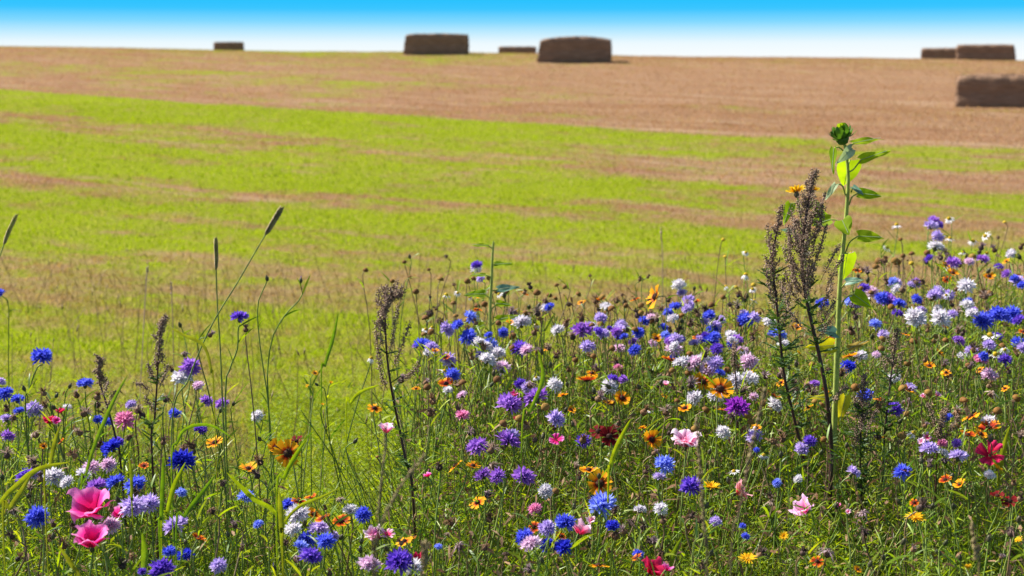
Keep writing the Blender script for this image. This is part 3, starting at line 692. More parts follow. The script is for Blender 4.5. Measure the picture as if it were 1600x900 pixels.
NAMES = {'corn': 'cornflower', 'dead': 'withered_cornflower', 'core': 'coreopsis', 'god': 'godetia', 'daisy': 'chamomile', 'yell': 'hawkweed', 'cone': 'seed_head', 'bud': 'cornflower_bud'}
CATS = {'corn': 'cornflower', 'dead': 'withered flower', 'core': 'coreopsis', 'god': 'godetia', 'daisy': 'daisy', 'yell': 'yellow daisy', 'cone': 'seed head', 'bud': 'flower bud'}
GROUPS = {'corn': 'cornflowers in the meadow', 'dead': 'withered flower heads in the meadow', 'core': 'orange and rust coreopsis in the meadow', 'god': 'silky godetia blooms in the meadow',
          'daisy': 'small white chamomile daisies', 'yell': 'yellow rayed daisies', 'cone': 'bare dome shaped seed heads', 'bud': 'closed buds on thin stems'}
def flower(kind, col, px, py, size, label=None, D=None, ax=None, path=None, var=None, lf=None, crowd=False):
    if D is None: D = Dof(px, py) + random.uniform(-.07, .07)
    top = P(px, py, D); diam = size * D / FPX
    bx = top.x + random.uniform(-.09, .09); by = D + random.uniform(-.07, .1)
    if path is not None:
        pp = [P(a_, b_, D) for a_, b_ in path]; last = pp[-1]; bx, by = last.x + random.uniform(-.03, .03), D + .03
        base = Vector((bx, by, G(bx, by)))
        path3 = [base, base * .5 + last * .5] + pp[::-1] + [top]
    else: base = Vector((bx, by, G(bx, by))); path3 = None
    root = empty(NAMES[kind], base)
    if ax is None: ax = (random.gauss(0, .38), random.gauss(-.30, .35), 1)
    q = frame_to(ax); axn = Vector(ax).normalized(); spin = Quaternion((0, 0, 1), random.uniform(0, 6.28)); q = q @ spin
    s = diam / 2 * (1.12 if kind in ('corn', 'dead', 'core') else 1.0)
    loc = top - base
    dead = kind in ('dead', 'cone')
    pick = lambda l: l[var % len(l)] if var is not None else random.choice(l)
    neck = loc - axn * s * (.7 if kind in ('corn', 'dead', 'bud') else .1)
    stem_parts(root, (0, 0, 0), neck, .0013 if size < 24 else .0016, 'dry' if kind == 'cone' or (kind == 'dead' and random.random() < .4) else 'stem', (3 if dead else 6) if lf is None else lf, [p - base for p in path3[:-1]] + [neck] if path3 else None, axis=axn)
    if kind == 'corn':
        put('petals', pick(PROTO['corn', col]), root, loc, q, s * 1.02); iv = s * .62 if s > .014 else s * .75
        put('involucre', pick(INV), root, loc + axn * s * .03, q, iv)
    elif kind == 'dead':
        put('dry_florets', pick(PROTO['dead', col]), root, loc, q, s * 1.05); put('involucre', pick(INVB), root, loc + axn * s * .05, q, s * .95)
    elif kind == 'bud':
        put('involucre', INV[1], root, loc + axn * s * .5, q, s * 2.3)
        put('petals', PROTO['dead', 'umber'][0] if col == 'green' else TIP[col], root, loc + axn * s * .6, q, s * .75)
    elif kind == 'core':
        put('petals', pick(PROTO['core', col]), root, loc, q, s * 1.03); put('disk', DISK, root, loc, q, s * .95)
    elif kind == 'god':
        put('petals', pick(PROTO['god', col]), root, loc - axn * s * .35, q, s * 1.15); put('calyx', INV[1], root, loc - axn * s * .38, q, s * .45)
    elif kind == 'daisy':
        put('rays', pick(PROTO['daisy']), root, loc, q, s); put('disk', YDISK, root, loc, q, s)
    elif kind == 'yell':
        put('rays', pick(PROTO['yell']), root, loc, q, s); put('disk', DOME_Y2, root, loc, q, s); put('involucre', INV[1], root, loc, q, s * .6)
    elif kind == 'cone':
        put('seed_cone', YCONE if col == 'yellow' else ODISK, root, loc, q, s)
    root['category'] = CATS[kind]; root['group'] = GROUPS[kind]
    ITEMS.append([root, kind, col, px, py, label, crowd])
    return root
TIP = {'violet': tuft(M['p_violet'], 4, 16, (.6, .9), .35, .16, 0), 'orange': tuft(M['ydisk'], 4, 16, (.6, .9), .35, .16, 0), 'pink': tuft(M['p_pink'], 4, 16, (.6, .9), .35, .16, 0)}

#DATA
# ------------------------------------------------------------------ flowers one by one: kind, colour, photo position, width
LM = {}
def hero(kind, col, px, py, size, ref, label, **k):
    o = flower(kind, col, px, py, size, label, **k); LM[ref] = (px, py, o); return o
# landmark blooms with labels of their own
hero('god', 'hot', 143, 795, 74, 'the biggest hot pink godetia', 'biggest hot pink godetia, a wide open cup at lower left', var=0, ax=(-.15, -.5, 1), D=2.42)
hero('god', 'hot', 143, 846, 62, 'the lower hot pink godetia', 'ruffled pink godetia directly below the biggest hot pink one', var=1, ax=(.1, -.4, 1), D=2.30)
hero('god', 'pale', 1072, 690, 46, 'the pale pink double godetia', 'pale pink double godetia right of the dark red coreopsis', var=3, ax=(0, -.25, 1), D=2.85)
hero('god', 'crimson', 1547, 708, 44, 'the crimson godetia', 'crimson godetia with spread petals near the right edge', var=2, ax=(-.1, -.7, 1))
hero('god', 'rose', 603, 672, 28, 'the upright pink goblet godetia', 'pink goblet shaped godetia standing in the gap between the flower drifts', var=1, ax=(0, 0, 1), D=2.7)
hero('god', 'mauve', 1255, 795, 38, 'the mauve pink godetia', 'mauve pink godetia lying open below the tall sunflower', var=0, ax=(-.8, -.3, .8))
hero('god', 'salmon', 1155, 768, 34, 'the salmon godetia', 'salmon coloured godetia seen from its side', var=0, ax=(.9, -.2, .8))
hero('god', 'rose', 906, 828, 38, 'the red and pink godetia', 'red godetia with pale pink rim among blue cornflowers', var=0, ax=(.3, .5, 1))
hero('core', 'orange', 450, 708, 42, 'the big brown centred coreopsis', 'big golden coreopsis with large brown centre left of the gap', var=0, ax=(-.1, -1.2, .5), D=2.75)
hero('core', 'orange', 1125, 608, 38, 'the large coreopsis amid white blooms', 'large golden coreopsis with orange centre beside white cornflowers', var=0, ax=(.1, -.8, .8), D=3.0)
hero('core', 'orange', 1025, 464, 36, 'the topmost orange coreopsis', 'golden coreopsis seen edge on, highest on the crowd of flowers', var=1, ax=(-.9, -.2, .4), D=3.7)
hero('core', 'orange', 937, 756, 40, 'the coreopsis above the light blue bloom', 'yellow rimmed coreopsis just above the light blue cornflower', var=0, ax=(0, -.9, .7))
hero('core', 'orange', 1018, 687, 30, 'the coreopsis beside the pale godetia', 'bright coreopsis between dark red blooms and pale pink godetia', var=1, ax=(.3, -.9, .5))
hero('corn', 'magenta', 1152, 636, 38, 'the magenta cornflower', 'round magenta purple cornflower below the large coreopsis', ax=(0, -.3, 1), D=2.95)
hero('corn', 'violet', 1080, 760, 36, 'the dark violet cornflower', 'dark violet cornflower left of the yellow hawkweed', ax=(0, -.3, 1))
hero('corn', 'light blue', 941, 790, 48, 'the light blue cornflower', 'large light blue cornflower in the lower centre', ax=(-.1, -.5, 1))
hero('corn', 'violet', 374, 497, 30, 'the tall lone violet cornflower', 'violet cornflower alone on a tall stem before the green field', ax=(0, .05, 1), D=2.95, path=[(372, 515), (371, 545), (360, 575), (352, 620)])
hero('corn', 'blue', 66, 558, 34, 'the lone blue cornflower at far left', 'blue cornflower alone on its stem at far left', ax=(.1, -.3, 1), D=3.1, path=[(58, 575), (45, 610), (40, 640)])
hero('yell', 'yellow', 1430, 809, 38, 'the yellow hawkweed at right', 'flat yellow hawkweed bloom at lower right', var=0, ax=(0, -.1, 1))
hero('yell', 'yellow', 1111, 762, 32, 'the cupped yellow hawkweed', 'cupped yellow hawkweed right of the dark violet cornflower', var=1, ax=(.1, -.1, 1))
hero('yell', 'yellow', 1168, 873, 34, 'the bottom yellow hawkweed', 'yellow hawkweed at the bottom edge under the salmon godetia', var=0, ax=(0, -.2, 1))
hero('corn', 'deep blue', 285, 722, 44, 'the deep blue cornflower at left', 'deep blue cornflower, widest of its colour in the left drift', ax=(.1, -.2, 1), D=2.8)
hero('corn', 'white', 1430, 497, 34, 'the white cornflower with a violet eye', 'white cornflower with spread florets, left one of a bright pair', ax=(-.1, -.8, .8), D=3.5)
hero('corn', 'blue', 1560, 492, 32, 'the trio of blue cornflowers', 'middle one of three blue cornflowers touching at right', ax=(0, -.3, 1), D=3.5)
hero('corn', 'violet', 625, 879, 46, 'the violet bloom at the bottom', 'large violet blue cornflower at the bottom edge below the gap', ax=(0, -.3, 1), var=1, D=2.3)
hero('core', 'dark', 952, 682, 30, 'the dark red coreopsis', 'largest of four dark red coreopsis blooms packed together', var=0, ax=(0, -.9, .6), D=2.85)

Lc = '''
b 133 601 28|b 8 616 26|b 27 625 24|l 53 640 27|b 30 643 18|b 0 459 16|P 298 574 32|w 284 592 32|pp 310 603 20|P 322 627 22|P 347 631 22|l 205 633 18|k 195 657 34|w 402 650 20|w 105 637 16|b 273 647 20|b 153 656 16
b 166 660 20|B 175 700 34|v 183 692 22|v 313 672 24|pp 143 732 30|w 130 742 26|pp 170 727 26|w 83 745 34|v 40 745 30|l 55 742 20|w 105 754 24|b 180 754 32|b 212 758 34|P 150 764 38|pp 172 822 34|l 208 793 42|l 232 788 36|l 275 823 44|b 58 808 36
b 265 862 22|B 290 868 28|v 253 890 40|l 342 885 28|q 385 776 26|q 283 770 18|v 222 893 14|P 12 682 22
l 698 515 26|b 732 527 28|b 660 540 30|q 735 497 26|v 745 415 18|l 700 563 28|b 707 586 24|q 765 540 26|w 762 563 30|pp 785 575 28|w 778 552 24|b 786 520 18|pp 722 618 18|w 700 610 16|k 723 650 24|P 796 633 42
P 747 700 38|P 793 690 42|l 798 682 30|P 755 743 28|P 778 744 28|b 450 790 26|w 465 805 36|w 458 828 28|l 498 827 34|b 479 845 30|b 509 846 30|q 470 854 26|v 485 870 36|w 548 797 24|b 567 805 28|pp 577 883 36|w 645 886 34|q 404 820 18|l 522 838 18|q 685 855 14
w 815 505 32|w 872 516 22|w 852 482 18|w 947 480 20|l 938 498 22|P 909 518 36|l 924 511 22|v 812 545 30|l 918 542 24|l 943 522 20|v 953 514 12|l 967 517 22|b 975 527 16|b 1007 502 20|b 1055 480 20|l 1075 470 22|b 1037 512 16|q 1040 524 18|b 1062 531 18|b 992 547 20|b 1108 493 20|b 1115 515 26|B 1110 533 26|b 1165 500 26|l 1162 490 16|w 1142 525 22|P 1149 532 24|B 1143 541 18|pp 1052 547 30|pp 1085 568 28|w 1062 567 22|l 1118 568 28|pp 1106 580 30|b 1125 583 18|pp 1170 566 30|w 952 605 28|w 867 602 26|k 965 575 16|v 957 592 18|P 973 593 16
w 1085 622 26|w 1118 620 28|w 1150 595 28|w 1172 592 30|pp 1178 620 16|P 838 622 38|v 813 600 20|l 823 605 18|l 868 655 32|w 1098 561 20
P 818 745 36|v 912 690 24|q 1038 727 36|l 1030 746 22|l 1180 683 30|w 1130 676 24|w 852 768 26|k 836 795 22|l 855 825 28|b 883 817 34|b 820 840 30|pp 830 850 34|B 858 853 30|B 881 855 30|B 957 822 22|w 1000 797 20|w 1032 796 24|b 997 866 18|l 1118 815 20|b 1160 822 12|b 1165 838 14|b 1182 703 10
w 1470 498 32|b 1536 502 32|b 1581 492 30|b 1592 537 26|P 1388 472 28|b 1405 476 22|l 1460 463 24|l 1440 485 18|q 1330 472 22|q 1367 507 22|v 1350 450 18|P 1498 533 20|k 1532 562 22|l 1518 548 20|l 1545 540 22|v 1570 563 24|pp 1545 587 26|l 1422 607 22|w 1397 590 20|v 1397 640 26|b 1352 618 24|B 1325 573 24|w 1545 659 24|w 1345 557 22|b 1480 653 18|q 1215 523 28|P 1273 600 16|w 1210 633 26|b 1285 475 22|w 1510 448 30|l 1590 440 24
l 1455 354 22|w 1462 387 26|v 1452 404 14|P 1489 411 24|P 1535 406 22|w 1580 397 18|v 1560 417 14|l 1482 462 20|b 1512 472 16|P 1520 487 18|w 1400 452 18|q 1395 440 16|l 1424 446 16
v 1265 690 22|l 1252 702 24|l 1333 738 24|b 1410 738 30|l 1452 701 28|w 1474 709 20|l 1497 714 32|w 1546 742 18|q 1214 755 16|w 1248 749 16|k 1473 693 16|P 1495 693 18
'''
CC = {'b': 'blue', 'B': 'deep blue', 'q': 'light blue', 'v': 'violet', 'P': 'purple', 'm': 'magenta', 'l': 'lilac', 'w': 'white', 'pp': 'pale pink', 'k': 'pink'}
for line in Lc.strip().split('\n'):
    for it in line.split('|'):
        c, a, b, s = it.split(); flower('corn', CC[c], float(a), float(b), float(s))
Lo = '''
core orange 336 692 28|core orange 388 733 28|core red 310 842 24|core orange 432 700 28|core dark 463 690 22|core orange 492 583 11|core orange 585 638 22|core orange 712 728 26|core orange 739 728 22|core orange 746 785 26|core red 467 783 24|core red 486 778 20|core orange 490 804 24|core red 505 810 24|core red 533 815 28|core orange 632 846 26|core red 645 842 18
core red 697 600 24|core orange 650 608 14|core red 917 595 30|core orange 925 583 18|core orange 880 618 16|core orange 972 622 26|core orange 1098 597 30|core orange 1070 638 22|core orange 1128 641 20|core red 1047 563 26|core orange 920 735 30|core orange 1004 669 12|core orange 935 884 30|core dark 935 674 26|core dark 965 671 26|core dark 955 691 26|core red 992 468 16
core red 1381 625 28|core orange 1517 651 28|core red 1545 670 34|core red 1512 680 24|core orange 1532 678 20|core orange 1327 557 24|core orange 1415 522 14|core orange 1467 552 16|core orange 1478 582 14|core red 1208 618 24|core orange 1263 637 16|core red 1477 750 20|core orange 1500 757 20|core dark 1577 783 26|core dark 1558 775 20|core orange 1488 427 18|core orange 1545 432 18|core orange 1477 415 14|core orange 1573 409 12|core orange 1340 890 14|core red 1300 532 18|core orange 1245 512 16|core red 225 728 16|core orange 68 697 12|core red 96 690 12|core red 1415 735 14|core orange 1220 598 16|core orange 950 630 16
yell yellow 1558 732 24|yell yellow 480 603 8|yell yellow 517 598 9|yell yellow 504 632 8|yell yellow 1248 551 12|yell yellow 1592 843 16|yell yellow 1225 838 18|yell yellow 1513 886 14
god hot 185 804 26|god pale 584 835 30|god hot 590 838 24|god rose 606 833 22|god crimson 652 872 22|god hot 668 743 14|god hot 869 686 22|god pale 924 813 16|god crimson 1018 890 42|god hot 1042 888 20|god crimson 78 657 20|god crimson 95 643 14|god rose 1443 620 12|god rose 1465 617 12|god hot 803 616 14|god rose 1449 682 14|god pale 1440 690 12|god rose 1040 600 12|god rose 1325 800 10|god hot 88 658 14|god crimson 810 655 16|god hot 1310 790 10
daisy w 580 560 20|daisy w 694 580 20|daisy w 675 512 16|daisy w 698 462 14|daisy w 715 458 14|daisy w 838 508 16|daisy w 1165 430 22|daisy w 1176 452 16|daisy w 1178 470 15|daisy w 1134 448 14|daisy w 1401 352 20|daisy w 1483 342 20|daisy w 1484 373 18|daisy w 1386 387 16|daisy w 1520 377 20|daisy w 1540 369 20|daisy w 1504 395 15|daisy w 1542 396 16|daisy w 1547 525 30|daisy w 1570 547 18|daisy w 1555 556 18|daisy w 1427 677 24|daisy w 1147 737 20|daisy w 1193 712 20|daisy w 665 515 16|daisy w 780 460 16|daisy w 838 590 14|daisy w 1165 395 14|daisy w 1112 505 12|daisy w 1160 548 14|daisy w 1330 395 12|daisy w 1380 520 14|daisy w 1262 395 12
cone brown 571 423 11|cone brown 613 440 10|cone brown 650 456 13|cone brown 688 438 13|cone brown 632 410 9|cone brown 670 422 8|cone brown 640 434 8|cone brown 730 440 13|cone brown 739 437 12|cone brown 745 480 14|cone brown 757 476 13|cone brown 765 435 12|cone brown 844 500 11|cone brown 858 462 11|cone brown 867 467 10|cone yellow 1150 450 10|cone yellow 1133 402 8|cone yellow 1177 446 10|cone yellow 1130 375 8|cone yellow 1570 348 8|cone brown 1377 546 14|cone brown 1427 535 16|cone brown 1418 568 14|cone brown 1457 535 13|cone brown 1477 533 13|cone brown 1508 627 13|cone yellow 1475 585 14|cone brown 1186 490 10|cone brown 870 446 9|cone brown 883 449 10|cone yellow 1424 412 10|cone yellow 1404 412 8|cone yellow 697 461 9|cone brown 1407 375 9|cone yellow 1555 553 9|cone brown 820 490 11|cone brown 764 540 10|cone brown 868 768 14|cone brown 590 715 8
dead tan 152 630 28|dead tan 133 645 28|dead brown 268 577 18|dead brown 68 613 22|dead brown 70 633 20|dead umber 10 638 22|dead mauve 288 552 20|dead mauve 308 603 26|dead tan 55 678 26|dead tan 123 675 26|dead mauve 83 818 24|dead umber 115 822 26|dead brown 78 842 22|dead umber 190 882 30|dead mauve 366 820 26|dead tan 378 855 22|dead brown 115 710 26|dead tan 45 717 18|dead umber 160 700 18|dead brown 210 630 16|dead tan 215 640 24
dead mauve 628 592 28|dead brown 737 557 22|dead brown 730 513 16|dead tan 768 701 30|dead tan 770 727 28|dead tan 530 780 20|dead tan 547 794 26|dead umber 447 847 24|dead brown 508 793 16|dead brown 515 894 22|dead tan 700 834 14|dead umber 790 865 18|dead mauve 462 872 28|dead umber 672 645 24|dead mauve 735 675 20
dead umber 828 447 20|dead umber 820 456 16|dead brown 922 430 11|dead umber 1000 436 14|dead umber 1013 432 13|dead brown 977 473 20|dead umber 995 490 26|dead brown 1012 490 22|dead brown 972 460 12|dead umber 697 400 12|dead brown 709 444 12|dead brown 672 463 12|dead umber 680 482 12|dead umber 828 624 22|dead mauve 840 548 18|dead brown 868 556 18|dead tan 857 543 18|dead brown 897 556 16|dead brown 920 556 16|dead mauve 1080 599 30|dead tan 1098 560 26|dead tan 900 728 18|dead brown 905 745 18|dead umber 960 797 24|dead umber 1010 735 22|dead brown 998 777 18|dead umber 985 815 26|dead umber 1005 822 26|dead umber 1036 812 28|dead mauve 1022 845 20|dead mauve 1023 707 20|dead brown 952 860 16|dead umber 1060 515 22|dead umber 1090 490 24|dead brown 1045 540 20
dead umber 1385 440 18|dead umber 1430 440 20|dead umber 1340 435 18|dead brown 1487 475 18|dead brown 1450 515 18|dead umber 1335 405 14|dead umber 1505 520 20|dead umber 1350 830 30|dead mauve 1348 803 30|dead umber 1255 862 26|dead mauve 1453 725 26|dead umber 1440 712 18|dead brown 1546 690 14|dead brown 1565 425 14|dead brown 1560 370 12|dead brown 1510 400 12|dead mauve 1334 736 24|dead umber 1210 690 18|dead umber 1203 775 20|dead tan 1205 785 22|dead brown 1405 690 18|dead mauve 1495 640 18|dead mauve 1565 870 16|dead tan 1595 680 20
bud green 37 606 10|bud green 89 617 9|bud green 281 507 9|bud green 110 602 9|bud green 345 640 9|bud green 365 630 9|bud violet 222 892 11|bud violet 563 858 12|bud violet 603 856 12|bud green 534 838 11|bud violet 428 886 11|bud pink 670 738 10|bud green 556 688 10|bud green 936 743 11|bud green 897 790 10|bud green 1490 790 13|bud green 1457 790 12|bud green 1496 620 9|bud orange 1412 845 13|bud orange 1465 862 13|bud orange 1592 810 12|bud orange 1307 790 13|bud orange 1327 790 11|bud green 303 703 11|bud green 108 752 10|bud violet 1182 702 9|bud green 640 400 7|bud green 1085 450 8|bud green 1121 496 8|bud green 1165 497 9|bud green 1363 525 11|bud green 1310 480 8|bud green 1360 880 12|bud green 494 600 7|bud green 405 685 10|bud green 1440 780 9|bud orange 1380 870 12|bud green 1545 840 11|bud green 1500 870 11
'''
for line in Lo.strip().split('\n'):
    for it in line.split('|'):
        k, c, a, b, s = it.split(); c = {'w': 'white'}.get(c, c); flower(k, c, float(a), float(b), float(s))
# tall buds and twig stems before the field, with their own curved stems
flower('bud', 'green', 417, 434, 9, 'brown tipped bud on the straight tall stem behind the left drift', D=3.0, path=[(415, 445), (403, 475), (404, 520), (412, 580), (420, 640)], lf=3)
flower('bud', 'violet', 470, 437, 9, 'violet tipped bud on a swan necked stem before the green field', D=3.0, path=[(470, 447), (472, 463), (455, 482), (440, 500), (425, 530), (418, 580), (420, 640)], lf=4)
flower('dead', 'mauve', 330, 522, 22, 'furry spent flower head leaning over beside the tall grass ear', D=3.0, ax=(.8, 0, .7))
flower('dead', 'umber', 384, 513, 22, 'dark furry spent head right behind the tall violet cornflower', D=3.02, ax=(0, 0, 1))

# the crowd: small withered heads, buds and blooms between the ones above
def near_bloom(reg):
    c = [i for i in ITEMS if i[1] == 'corn' and not i[6] and ((i[3] > 620) == (reg != 'left')) and i[4] < (560 if reg == 'right' else 700)]
    i = random.choice(c); return i[3] + random.gauss(0, 16), i[4] + random.gauss(4, 12)
def inregion(reg):
    while True:
        if reg == 'right': px = random.uniform(640, 1600); lo = np.interp(px, [640, 760, 900, 1100, 1300, 1450, 1600], [500, 455, 460, 470, 430, 385, 385]); py = lo + random.random() ** 1.8 * (690 - lo)
        elif reg == 'left': px = random.uniform(0, 430); py = random.uniform(615, 880)
        else: px = random.uniform(450, 1600); py = random.uniform(690, 890)
        if 1180 < px < 1330 and py < 560: continue
        if 420 < px < 660 and py < 790: continue
        return px, py
for reg, spec in (('right', [('dead', 'brown', 56), ('dead', 'umber', 28), ('dead', 'mauve', 26), ('dead', 'tan', 20), ('cone', 'brown', 90), ('bud', 'green', 60), ('corn', 'lilac', 22), ('corn', 'blue', 14), ('corn', 'violet', 10), ('corn', 'white', 22), ('corn', 'pale pink', 8), ('corn', 'purple', 8), ('core', 'red', 12), ('core', 'orange', 16), ('daisy', 'white', 8)]),
                  ('left', [('dead', 'brown', 14), ('dead', 'umber', 10), ('dead', 'tan', 5), ('bud', 'green', 12), ('corn', 'lilac', 4)]),
                  ('front', [('dead', 'umber', 8), ('dead', 'mauve', 7), ('dead', 'brown', 8), ('bud', 'green', 26), ('core', 'red', 5)])):
    for kind, c, n_ in spec:
        for _ in range(n_):
            px, py = near_bloom(reg) if kind == 'corn' else inregion(reg); s = {'dead': (18, 29), 'cone': (11, 17), 'bud': (8, 11), 'corn': (14, 24), 'core': (11, 18), 'daisy': (12, 15)}[kind]
            f = np.interp(py, [400, 900], [.9, 1.25]); D = Dof(px, py) + random.uniform(-.12, .12)
            flower(kind, c, px, py, random.uniform(*s) * f, D=D, crowd=True)

# ------------------------------------------------------------------ sunflowers
M['sunleaf'] = varmat('sunflower_leaf', even([(.27, .42, .010), (.34, .46, .012), (.22, .36, .015)]), .6, (1.2, 1.15, .5), .6, .12, 40, .25)
M['sunpale'] = varmat('sunflower_leaf_underside', even([(.34, .42, .22), (.40, .46, .30)]), .35, (1, 1.05, .6), .6, .2, 60, .2)
M['sunblue'] = varmat('sunflower_leaf_bluish', even([(.10, .22, .13), (.12, .24, .16)]), .3, None, .45, .4, 60, .2)
M['yleaf'] = varmat('yellowing_leaf', even([(.50, .46, .01), (.56, .50, .02)]), .5, (1.1, 1.05, .5), .5, .2, 60, .2)
M['oleaf'] = varmat('browning_leaf', even([(.38, .25, .03), (.45, .30, .03)]), .4, None, .6, .2, 60, .4)
M['sunstem'] = varmat('sunflower_stem', even([(.36, .42, .09), (.38, .44, .10)]), .2, None, .7, .12, 90, .25)
M['sepal'] = varmat('sunflower_sepal', even([(.05, .13, .015), (.08, .18, .02), (.06, .14, .03)]), .3, (1.6, 1.5, .5), .5, .3)
def hairs(mb, pth, n, L=.006):
    i = RNG.uniform(0, len(pth) - 1.01, n); i0 = i.astype(int); p = pth[i0] + (pth[i0 + 1] - pth[i0]) * (i - i0)[:, None]
    d = RNG.normal(size=(n, 3)) * [1, 1, .3]; ribbons(mb, p, d, L, .0008, 1)
def sunflower(D, stem_px, radii_px, leaves, name, label, group):
    pts = [P(a, b, D) for a, b in stem_px]; last = pts[-1]; base = Vector((last.x, D + .01, G(last.x, D)))
    root = empty(name, base); tag(root, label, 'sunflower', group)
    k = D / FPX
    path = spline([Vector(p) - base for p in pts] + [Vector((0, 0, 0))], 40)
    r = np.interp(np.linspace(0, 1, 40), np.linspace(0, 1, len(radii_px)), radii_px) * k / 2 * .70
    mb = MB(); tubes(mb, path, r, 9); st = mb.build('stem', M['sunstem'], root)
    hb = MB(); hairs(hb, path, 500); hb.build('stem_hair', M['sunpale'], st)
    for (att, mid, bs, tip, wd, mat, face, dz) in leaves:
        Pa = P(*att, D) - base; Pb = P(*bs, D - dz * .5) - base; Pt = P(*tip, D - dz) - base
        pth = [Pa] + ([P(*mid, D - dz * .3) - base] if mid else []) + [Pb]
        lf = MB(); leafgrid(lf, Pb, Pt, wd * k, face, fold=.12, droop=.10, wave=.03, n=12, m=8); L = lf.build('leaf', M[mat], root)
        pm = MB(); tubes(pm, spline(pth, 8), 1.6 * k / 1.3, 6); pm.build('petiole', M['sunstem'], L)
        vb = MB(); pb = np.array(Pb); ax = np.array(Pt) - pb
        tubes(vb, np.array([pb + ax * t_ - np.array([0, 0, .10 * np.linalg.norm(ax) * t_ * t_]) * 0 + np.array(nrm(np.array(face, float))) * .0006 for t_ in np.linspace(0, .9, 6)]) , .0006, 4); vb.build('midrib', M['sunpale'], L)
    return root, base
SL = [((1329, 229), None, (1333, 224), (1381, 214), 17, 'sunleaf', (-.5, -.6, .7), -.02),
      ((1328, 268), (1334, 264), (1345, 250), (1391, 234), 18, 'sunleaf', (-.5, -.7, .5), .03),
      ((1318, 236), (1310, 230), (1303, 232), (1300, 272), 14, 'sunleaf', (-.8, -.6, .2), .02),
      ((1327, 240), None, (1331, 232), (1309, 255), 19, 'sunpale', (.3, -1, .1), .05),
      ((1324, 262), None, (1328, 250), (1318, 293), 40, 'sunleaf', (0, -1, .1), -.05),
      ((1321, 305), (1316, 290), (1306, 288), (1288, 313), 11, 'sunpale', (-.4, -.8, .4), .03),
      ((1327, 320), (1331, 308), (1341, 302), (1379, 306), 20, 'sunleaf', (-.5, -.7, .5), .02),
      ((1330, 300), None, (1332, 292), (1350, 304), 12, 'sunblue', (.1, -.6, .6), .05),
      ((1317, 364), (1308, 345), (1298, 343), (1268, 352), 20, 'sunleaf', (-.2, -.8, .5), -.02),
      ((1319, 366), (1312, 352), (1316, 344), (1326, 366), 30, 'sunleaf', (-.4, -.8, .5), .06),
      ((1321, 395), (1328, 378), (1341, 369), (1382, 371), 23, 'sunleaf', (-.5, -.7, .5), .02),
      ((1318, 396), None, (1324, 396), (1316, 443), 32, 'sunleaf', (.1, -1, .1), -.05),
      ((1313, 452), None, (1322, 441), (1349, 436), 15, 'sunblue', (.1, -.8, .6), .04),
      ((1311, 490), (1320, 467), (1334, 460), (1362, 480), 26, 'sunleaf', (-.4, -.8, .5), .03),
      ((1308, 524), None, (1306, 521), (1279, 514), 22, 'sunblue', (-.2, -.7, .6), .04),
      ((1307, 548), None, (1302, 540), (1260, 542), 26, 'yleaf', (0, -1, .3), .03),
      ((1308, 566), (1315, 550), (1326, 545), (1358, 531), 14, 'oleaf', (.2, -.6, .8), .02),
      ((1306, 628), None, (1300, 622), (1252, 619), 12, 'yleaf', (0, -.7, .8), .02),
      ((1306, 626), None, (1321, 618), (1311, 664), 20, 'yleaf', (0, -1, .1), .04)]
SD = 3.12
root, base = sunflower(SD, [(1320, 226), (1325, 268), (1324, 310), (1320, 360), (1316, 400), (1312, 450), (1309, 520), (1306, 600), (1303, 680), (1300, 760)], [7, 7, 9, 9, 10, 11, 13, 14, 14, 14], SL,
    'sunflower', 'tallest sunflower with a closed green bud, rising above all the flowers at right', 'sunflower plants growing in the flower bed')
hc = P(1316, 216, SD) - base
q = frame_to((-.3, -.2, 1)); mb = MB(); lathe(mb, [(.002, -.018), (.012, -.014), (.017, -.004), (.016, .006), (.010, .012), (.001, .014)], 12); hd = put('flower_bud', mb.mesh('flower_bud', M['sepal']), root, hc, q, .85)
V = []; F = []; rs = random.Random(3)
for l, (nn, el, L) in enumerate([(13, .25, .026), (12, .75, .028), (9, 1.15, .024)]):
    for i in range(nn): petal_grid(V, F, .010, L * rs.uniform(.8, 1.15), .012, i / nn * 6.28 + l, el + rs.uniform(-.3, .25), .12, 0, .02, rs, 6, 2, 0, 'ray', .5)
mb = MB(); mb.add(V, F); put('sepals', mb.mesh('sepals', M['sepal']), root, hc, q, 1.0)
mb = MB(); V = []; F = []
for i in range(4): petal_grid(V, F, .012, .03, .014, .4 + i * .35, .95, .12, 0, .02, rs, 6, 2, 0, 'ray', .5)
mb.add(V, F); put('lit_sepals', mb.mesh('lit_sepals', M['sunleaf']), root, hc, q, 1.0)  # sunlight on these sepals is put into the colour: brighter leaf green
# second sunflower behind the mugwort
SD2 = 3.4
root, base = sunflower(SD2, [(1246, 308), (1252, 350), (1260, 430), (1268, 500), (1280, 560), (1290, 640)], [4, 5, 6, 6, 7, 7],
    [((1249, 316), (1240, 318), (1236, 318), (1224, 352), 18, 'sunleaf', (-.3, -.9, .2), 0), ((1250, 330), None, (1262, 318), (1290, 322), 20, 'sunleaf', (.1, -.8, .5), 0), ((1250, 350), (1262, 336), (1270, 332), (1297, 337), 20, 'sunleaf', (.1, -.8, .5), 0),
     ((1250, 368), (1262, 345), (1272, 343), (1290, 352), 20, 'sunleaf', (.1, -.8, .4), 0), ((1249, 372), None, (1240, 362), (1220, 358), 12, 'sunblue', (0, -.7, .7), 0)],
    'sunflower', 'smaller sunflower with an orange yellow bloom half hidden behind the dark mugwort', 'sunflower plants growing in the flower bed')
hc = P(1244, 300, SD2) - base; q = frame_to((-.1, .5, 1)); put('petals', PROTO['yell'][1], root, hc, q, .026); put('flower_base', INV[0], root, hc, q, .02)
